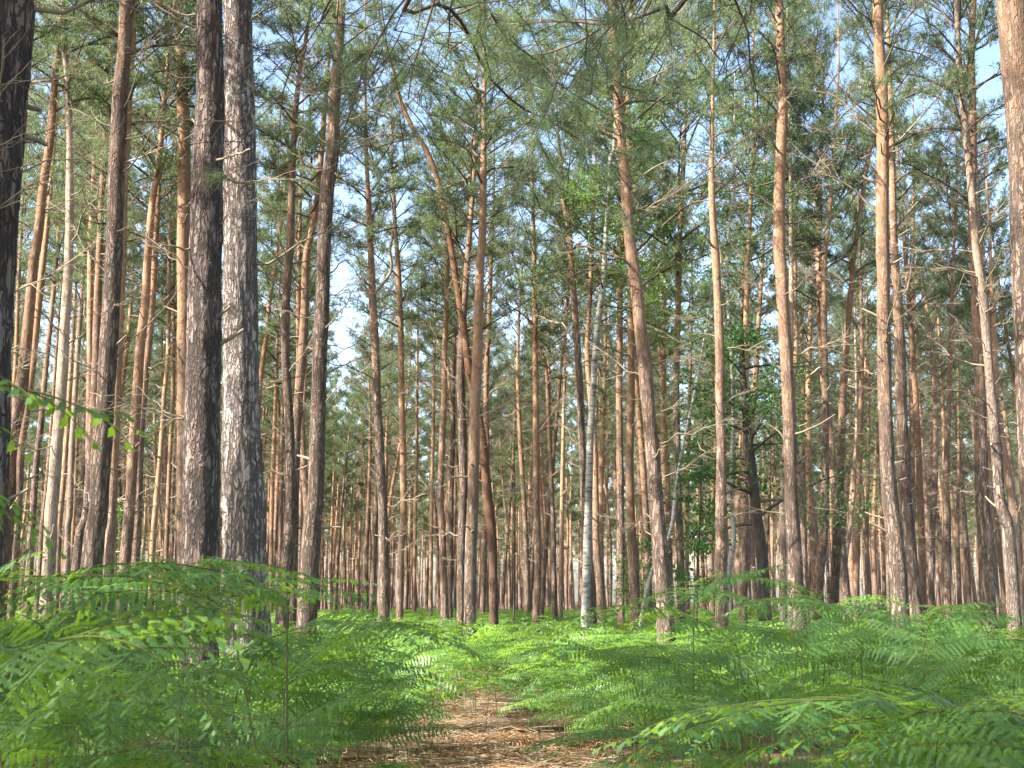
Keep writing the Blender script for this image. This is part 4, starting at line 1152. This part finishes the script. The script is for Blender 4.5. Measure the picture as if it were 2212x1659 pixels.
# ---------------------------------------------------------------- bracken
def frond(rng, L=.85, npair=15, pin_sp=.022, lobes=True, stipe=.75, a0=.75, a1=-.5, width=.5, ribs=True, minsize=.0):
    """one bracken frond: (stem buffer, blade buffer); stands at the origin, blade reaches along +X"""
    sb, lb = Buf(), Buf()
    n = 30
    lean = rng.uniform(.0, .22)
    t = np.linspace(0, 1, n)
    # stem
    m = 9
    ts = np.linspace(0, 1, m)
    S = np.c_[lean * stipe * ts ** 1.6, np.cumsum(rng.normal(0, .006, m)), stipe * ts]
    S[0] = 0
    tube(sb, S, np.linspace(.0048, .003, m), 5)
    # rachis
    ang = a0 + (a1 - a0) * t ** .9
    ds = L / (n - 1)
    dx = np.cos(ang) * ds; dz = np.sin(ang) * ds
    side = np.cumsum(rng.normal(0, .03, n)) * ds
    Pn = S[-1] + np.c_[np.cumsum(dx) - dx[0], np.cumsum(side), np.cumsum(dz) - dz[0]]
    tube(sb, Pn, np.linspace(.0028, .0006, n), 4)
    T = unit(np.gradient(Pn, axis=0))
    Yv = unit(np.cross(np.tile([0, 0, 1.0], (n, 1)), T))
    Nv = np.cross(T, Yv)
    u_nodes = 1 - (1 - np.linspace(0.02, .985, npair)) ** 1.15
    V = []
    for k, u in enumerate(u_nodes):
        i = u * (n - 1); a = min(int(i), n - 2); f = i - a
        p0 = Pn[a] * (1 - f) + Pn[a + 1] * f
        Tk, Yk, Nk = T[a], Yv[a], Nv[a]
        for s in (-1, 1):
            Lp = L * width * (1 - u) ** .85 * (.82 + .18 * min(1, u * 6)) * rng.uniform(.88, 1.08) + .02
            phi = R(78 - 32 * u) + rng.normal(0, .05)
            roll = rng.normal(.12, .12)
            d = math.cos(phi) * Tk + math.sin(phi) * s * Yk * math.cos(roll) + math.sin(phi) * Nk * math.sin(roll)
            droop = rng.uniform(.12, .42) * (.6 + .6 * (Lp / (L * width)))
            nj = max(3, int(Lp / pin_sp))
            q = np.linspace(0, 1, nj + 1)
            C = p0 + d * (Lp * q)[:, None] + np.array([0, 0, -droop * Lp]) * (q ** 2)[:, None] + Tk * (.10 * Lp * q ** 2)[:, None]
            if ribs and Lp > .08:
                tube(sb, C[:: max(1, nj // 5)], np.linspace(.0016, .0006, len(C[:: max(1, nj // 5)])), 3)
            E = unit(np.gradient(C, axis=0))
            F = unit(Nk - E * (E @ Nk)[:, None])
            G = np.cross(F, E)
            for j in range(1, nj + 1):
                uu = (j - .5) / nj
                lj = (Lp * .25 * (1 - uu) ** .75 + .008)
                lj = min(lj, .15) * rng.uniform(.85, 1.1)
                sp = Lp / nj
                wj = max(sp * .50, .0035)
                for sg in (-1, 1):
                    dd = unit(.86 * sg * G[j] + .42 * E[j] + F[j] * rng.normal(-.34, .2))
                    ss = unit(np.cross(F[j], dd))
                    c0 = C[j]
                    if lobes and lj > .034:
                        nl = int(lj / .0105)
                        mid = lj * .25
                        # narrow spine leaf with side lobes
                        V.append(np.stack([c0, c0 + dd * lj * .5 + ss * wj * .32, c0 + dd * lj, c0 + dd * lj * .5 - ss * wj * .32]))
                        for h in range(1, nl):
                            vv = h / nl
                            b0 = c0 + dd * lj * vv
                            ll = min(lj * .21, sp * .44) * (1 - vv) ** .55 + .002
                            for s3 in (-1, 1):
                                d3 = ss * s3 * .8 + dd * .55
                                w3 = dd * .0058
                                tip = b0 + d3 * ll - F[j] * ll * .15
                                V.append(np.stack([b0 - w3 * .9, b0 + d3 * ll * .6 - w3, tip, b0 + d3 * ll * .55 + w3 * .9]))
                    else:
                        tip = c0 + dd * lj - F[j] * lj * .18
                        V.append(np.stack([c0 - E[j] * wj * .5, c0 + dd * lj * .5 - E[j] * wj * .62, tip, c0 + dd * lj * .5 + E[j] * wj * .62]))
    V = np.array(V).reshape(-1, 3)
    lb.quads(V, np.arange(len(V)).reshape(-1, 4))
    return sb, lb, Pn

frng2 = np.random.default_rng(3)
NEAR = []
for k in range(9):
    sb_, lb_, pn_ = frond(frng2, L=frng2.uniform(.9, 1.1), npair=int(frng2.integers(10, 13)), pin_sp=.030, stipe=frng2.uniform(.66, .78),
                     a0=frng2.uniform(.55, .95), a1=frng2.uniform(-.7, -.25), width=frng2.uniform(.5, .62))
    NEAR.append((sb_.mesh('stem', [M_FERN_STEM], True), lb_.mesh('blade', [M_FERN]), pn_))
TALL = []
for k in range(5):
    sb_, lb_, pn_ = frond(frng2, L=frng2.uniform(.8, .95), npair=int(frng2.integers(10, 13)), pin_sp=.027, stipe=frng2.uniform(1.1, 1.35),
                     a0=frng2.uniform(.5, .9), a1=frng2.uniform(-.75, -.3), width=frng2.uniform(.48, .6))
    TALL.append((sb_.mesh('stem', [M_FERN_STEM], True), lb_.mesh('blade', [M_FERN]), pn_))
MID = []
for k in range(8):
    sb_, lb_, pn_ = frond(frng2, L=frng2.uniform(.85, 1.05), npair=11, pin_sp=.034, lobes=False, stipe=frng2.uniform(.62, .78),
                     a0=frng2.uniform(.5, .95), a1=frng2.uniform(-.7, -.2), width=frng2.uniform(.5, .62), ribs=False)
    both = Buf(); both.add(lb_, slot=0); both.add(sb_, slot=1)
    MID.append((both.mesh('bracken', [M_FERN, M_FERN_STEM]), both.arrays()))
LOW = []
for k in range(6):
    sb_, lb_, pn_ = frond(frng2, L=frng2.uniform(.85, 1.05), npair=9, pin_sp=.06, lobes=False, stipe=frng2.uniform(.62, .75),
                     a0=frng2.uniform(.5, .95), a1=frng2.uniform(-.7, -.2), width=frng2.uniform(.5, .62), ribs=False)
    LOW.append(lb_.arrays())

prng = np.random.default_rng(17)
S_NEAR = ([-300, 0, 100, 250, 330, 450, 600, 720, 800, 900, 960, 1060, 1180, 1350, 1450, 1560, 1700, 1850, 2000, 2212, 2500],
          [1200, 1240, 1250, 1270, 1350, 1500, 1480, 1450, 1470, 1500, 1560, 1680, 1700, 1640, 1540, 1500, 1480, 1490, 1490, 1470, 1450])
S_MID = ([-300, 0, 300, 600, 800, 900, 1000, 1150, 1300, 1430, 1520, 1600, 1750, 1900, 2100, 2212, 2500],
         [1300, 1310, 1310, 1350, 1340, 1400, 1500, 1440, 1380, 1350, 1330, 1325, 1325, 1335, 1335, 1320, 1320])

def region(px, d):
    if d < 6.5:
        if px < 420: return 'tall shaded bracken crowding the left foreground', 'shaded bracken in the left foreground'
        if px < 1100: return 'shaded bracken reaching toward the path from its left side', 'shaded bracken left of the path'
        return 'dark blue-green bracken filling the right foreground', 'bracken in the right foreground'
    if px < 420: return 'bracken in the sun patch before the thick shaded pine at left', 'bracken before the thick shaded pine'
    if px < 900: return 'bracken around the feet of the two big rough trunks', 'bracken around the two big rough trunks'
    if px < 1300: return 'bracken fringing the sandy path', 'bracken fringing the path'
    if px < 1750: return 'bracken right of the path, lit and shaded in patches', 'bracken right of the path'
    return 'bracken in the bright band below the pines at right', 'bracken in the bright band at right'

ferns = []
def try_fern(X, Y, min_d):
    for f in ferns:
        if (f[0] - X) ** 2 + (f[1] - Y) ** 2 < min_d ** 2: return False
    for (a, c) in HERO_BASES:
        if (a - X) ** 2 + (c - Y) ** 2 < .4 ** 2: return False
    return True

# fronds set one by one: x, y of the highest point, distance, way the blade points (degrees, 0 = right, 90 = away), label
SINGLE = [
 (235, 878, 2.7, 4, 'bright green fern tip reaching in from the left edge, highest fern of all', 'T'),
 (70, 1150, 3.0, -8, 'fern tip at the left edge below the highest one', 'T'),
 (330, 1205, 4.6, 185, 'arching frond in front of the left big rough trunk, spreading to the left', 'A'),
 (500, 1203, 4.8, -8, 'dark frond spreading right across both big rough trunks', 'A'),
 (640, 1245, 5.2, -20, 'long frond tip hanging right of the big rough trunks', 'A'),
 (250, 1232, 4.4, 150, 'dense dark frond mound at the left below the thick shaded pine', 'A'),
 (90, 1232, 4.4, 20, 'dark fern at the far left with bare crossing stems under it', 'A'),
 (760, 1335, 8.6, 10, 'sunlit frond spreading flat left of the path under the dark crooked pine', 'N'),
 (780, 1415, 9.0, -30, 'bright frond drooping over the left side of the path', 'N'),
 (1390, 1308, 9.5, 160, 'small bright curled fern tops below the big leaning pine', 'N'),
 (1500, 1268, 9.0, 178, 'green fern tip standing up before the straight brown pine', 'A'),
 (1625, 1240, 8.2, 20, 'shaded fern rising against the dark oak trunk', 'A'),
 (1700, 1285, 7.6, 190, 'shaded fern with blades laid flat before the tall bright pine', 'A'),
 (1860, 1285, 9.4, 30, 'fern at the foot of the close pair of thick pines', 'A'),
 (1300, 1450, 10.4, 195, 'bright layered frond right of the path, drooping toward it', 'N'),
 (1230, 1530, 10.6, 185, 'low bright frond hanging over the right edge of the path', 'N'),
 (1830, 1500, 3.9, 195, 'bright yellow-green frond at the bottom right corner', 'N'),
 (2080, 1520, 3.7, 160, 'big dark-tipped frond at the bottom right corner', 'N'),
 (2030, 1300, 7.4, 60, 'tall thin-stemmed fern rising above the right foreground', 'A'),
]
cnt = 0
for (x, y, d, az, lab, far_left_) in SINGLE:
    p = at(x, y, d)
    a = R(az)
    far_left = far_left_ == 'T'
    VAR = NEAR if far_left_ == 'N' else TALL
    k = cnt % len(VAR); cnt += 1
    pn = VAR[k][2]
    i = 28 if far_left else int(np.argmax(pn[:, 2]))       # the highest point of the blade, or near its tip
    s = p[2] / pn[i][2]
    X, Y = p[0] - pn[i][0] * s * math.cos(a), p[1] - pn[i][0] * s * math.sin(a)
    ferns.append((X, Y))
    t = thing('bracken_fern', lab, 'fern', (X, Y, -.02), None, a)
    t.scale = (s, s, s)
    link('stem', VAR[k][0], t); link('frond', VAR[k][1], t)

made = 0
tries = 0
while made < 150 and tries < 20000:
    tries += 1
    Y = 2.6 + 7.0 * prng.uniform() ** .75
    px = prng.uniform(-160, 2380)
    X = (px - 1106) / FPX * Y
    if abs(X - path_c(Y)) < path_w(Y) * .85 + (.35 if Y > 6 else .15): continue
    if not try_fern(X, Y, .34): continue
    if -.275 * Y - .05 < X < -.23 * Y + .05: continue
    if 330 < px < 640 and prng.uniform() < .25: continue
    s_px = np.interp(px, *(S_NEAR if Y < 6 else S_MID))
    ztop = CAM_H + (1290 - s_px) / FPX * Y
    if Y >= 6: ztop = min(ztop, 1.45)
    ztop *= 1 - .45 * prng.uniform() ** 1.3
    VAR = TALL if ztop > 1.05 else NEAR
    k = int(prng.integers(len(VAR)))
    s = ztop / VAR[k][2][:, 2].max()
    if s < .45: continue
    lab, grp = region(px, Y)
    a = prng.uniform(0, 6.28)
    ferns.append((X, Y))
    t = thing('bracken_fern', lab, 'fern', (X, Y, -.02), grp, a)
    t.rotation_euler = (prng.normal(0, .07), prng.normal(0, .07), a)
    t.scale = (s,) * 3
    link('stem', VAR[k][0], t); link('frond', VAR[k][1], t)
    made += 1
n_mid = 0
tries = 0
while n_mid < 128 and tries < 20000:
    tries += 1
    Y = 8.0 + 6.0 * prng.uniform() ** .8
    px = prng.uniform(-120, 2340)
    X = (px - 1106) / FPX * Y
    if abs(X - path_c(Y)) < path_w(Y) + .12: continue
    if not try_fern(X, Y, .36): continue
    if -.275 * Y < X < -.23 * Y and Y < 12.3: continue
    s_px = np.interp(px, *S_MID)
    ztop = min(CAM_H + (1290 - s_px) / FPX * Y, 1.25)
    s = max(.45, ztop / 1.02 * prng.uniform(.6, 1.0))
    lab, grp = region(px, Y)
    ferns.append((X, Y))
    a = prng.uniform(0, 6.28)
    o = link('bracken_fern', MID[int(prng.integers(len(MID)))][0], None, (X, Y, -.02), (prng.normal(0, .08), prng.normal(0, .08), a), s)
    tag(o, lab, 'fern', grp)
    n_mid += 1

# the rest of the bracken, one carpet
cb = Buf()
def carpet(variants, y0, y1, density, smin, smax, half=.47, pad=2.5):
    area = half * (y1 ** 2 - y0 ** 2) + 2 * pad * (y1 - y0)
    K = int(area * density)
    Y = np.sqrt(prng.uniform(y0 ** 2, y1 ** 2, K))
    X = prng.uniform(-1, 1, K) * (half * Y + pad)
    keep = np.abs(X - path_c(Y)) > path_w(Y) + .05
    keep &= ~((X > -.268 * Y) & (X < -.234 * Y) & (Y < 12.2) & (prng.uniform(0, 1, K) < .8))
    for (a, c) in HERO_BASES:
        keep &= (X - a) ** 2 + (Y - c) ** 2 > .33 ** 2
    X, Y = X[keep], Y[keep]; K = len(X)
    vid = prng.integers(0, len(variants), K)
    big = np.array([mnoise.noise(Vector((x * .35, y * .35, 2))) for x, y in zip(X, Y)])
    s = np.clip(prng.uniform(smin, smax, K) + big * .22, .3, 1.3)
    an = prng.uniform(0, 6.28, K)
    for v in range(len(variants)):
        m = vid == v
        Ms = np.array([rotz(a) @ roty(prng.normal(0, .1)) * q for a, q in zip(an[m], s[m])])
        if len(Ms):
            cb.scatter(variants[v], Ms, np.c_[X[m], Y[m], np.full(m.sum(), -.02)])
carpet([m[1] for m in MID], 6.0, 10.5, 4.5, .4, .62, pad=1.2)
carpet([m[1] for m in MID], 10.5, 19, 4.0, .6, 1.08)
carpet(LOW, 19, 32, 3.6, .7, 1.15)
carpet(LOW, 32, 75, 1.6, .75, 1.1)
o = link('bracken_carpet', cb.mesh('bracken_carpet', [M_FERN, M_FERN_STEM]))
tag(o, 'bracken covering the forest floor under the pines', 'bracken', kind='stuff')

# brown dead bracken on the ground beside the path
DEADME = []
for k in range(3):
    sb_, lb_, pn_ = frond(frng2, L=.6, npair=11, pin_sp=.035, lobes=False, stipe=.12, a0=.25, a1=-.3, width=.4, ribs=False)
    both = Buf(); both.add(lb_, slot=0); both.add(sb_, slot=1)
    DEADME.append(both.mesh('dead_bracken', [M_DEADFERN, M_STRAW]))
for (x, y, az, lab) in [(990, 1475, 30, 'rusty dead frond lying where the path bends behind the green bracken'), (1030, 1500, 120, 'rusty dead frond lying left of the first on the path bend'),
                        (1140, 1600, 200, 'brown curled dead frond in the middle of the sandy path'), (1100, 1625, 60, 'brown dead frond flattened near the bottom of the sandy path'),
                        (1250, 1640, 10, 'brown dead frond at the right side of the path bottom'), (1060, 1560, 300, 'brown dead frond on the left side of the sandy path')]:
    r = ray(x, y); tt = -CAM_H / r[2]
    p = np.array([0, 0, CAM_H]) + r * tt
    o = link('dead_frond', DEADME[len(lab) % 3], None, (p[0], p[1], 0.0), (prng.normal(0, .15), prng.normal(0, .15), R(az)), prng.uniform(.6, 1.0))
    tag(o, lab, 'dead fern')
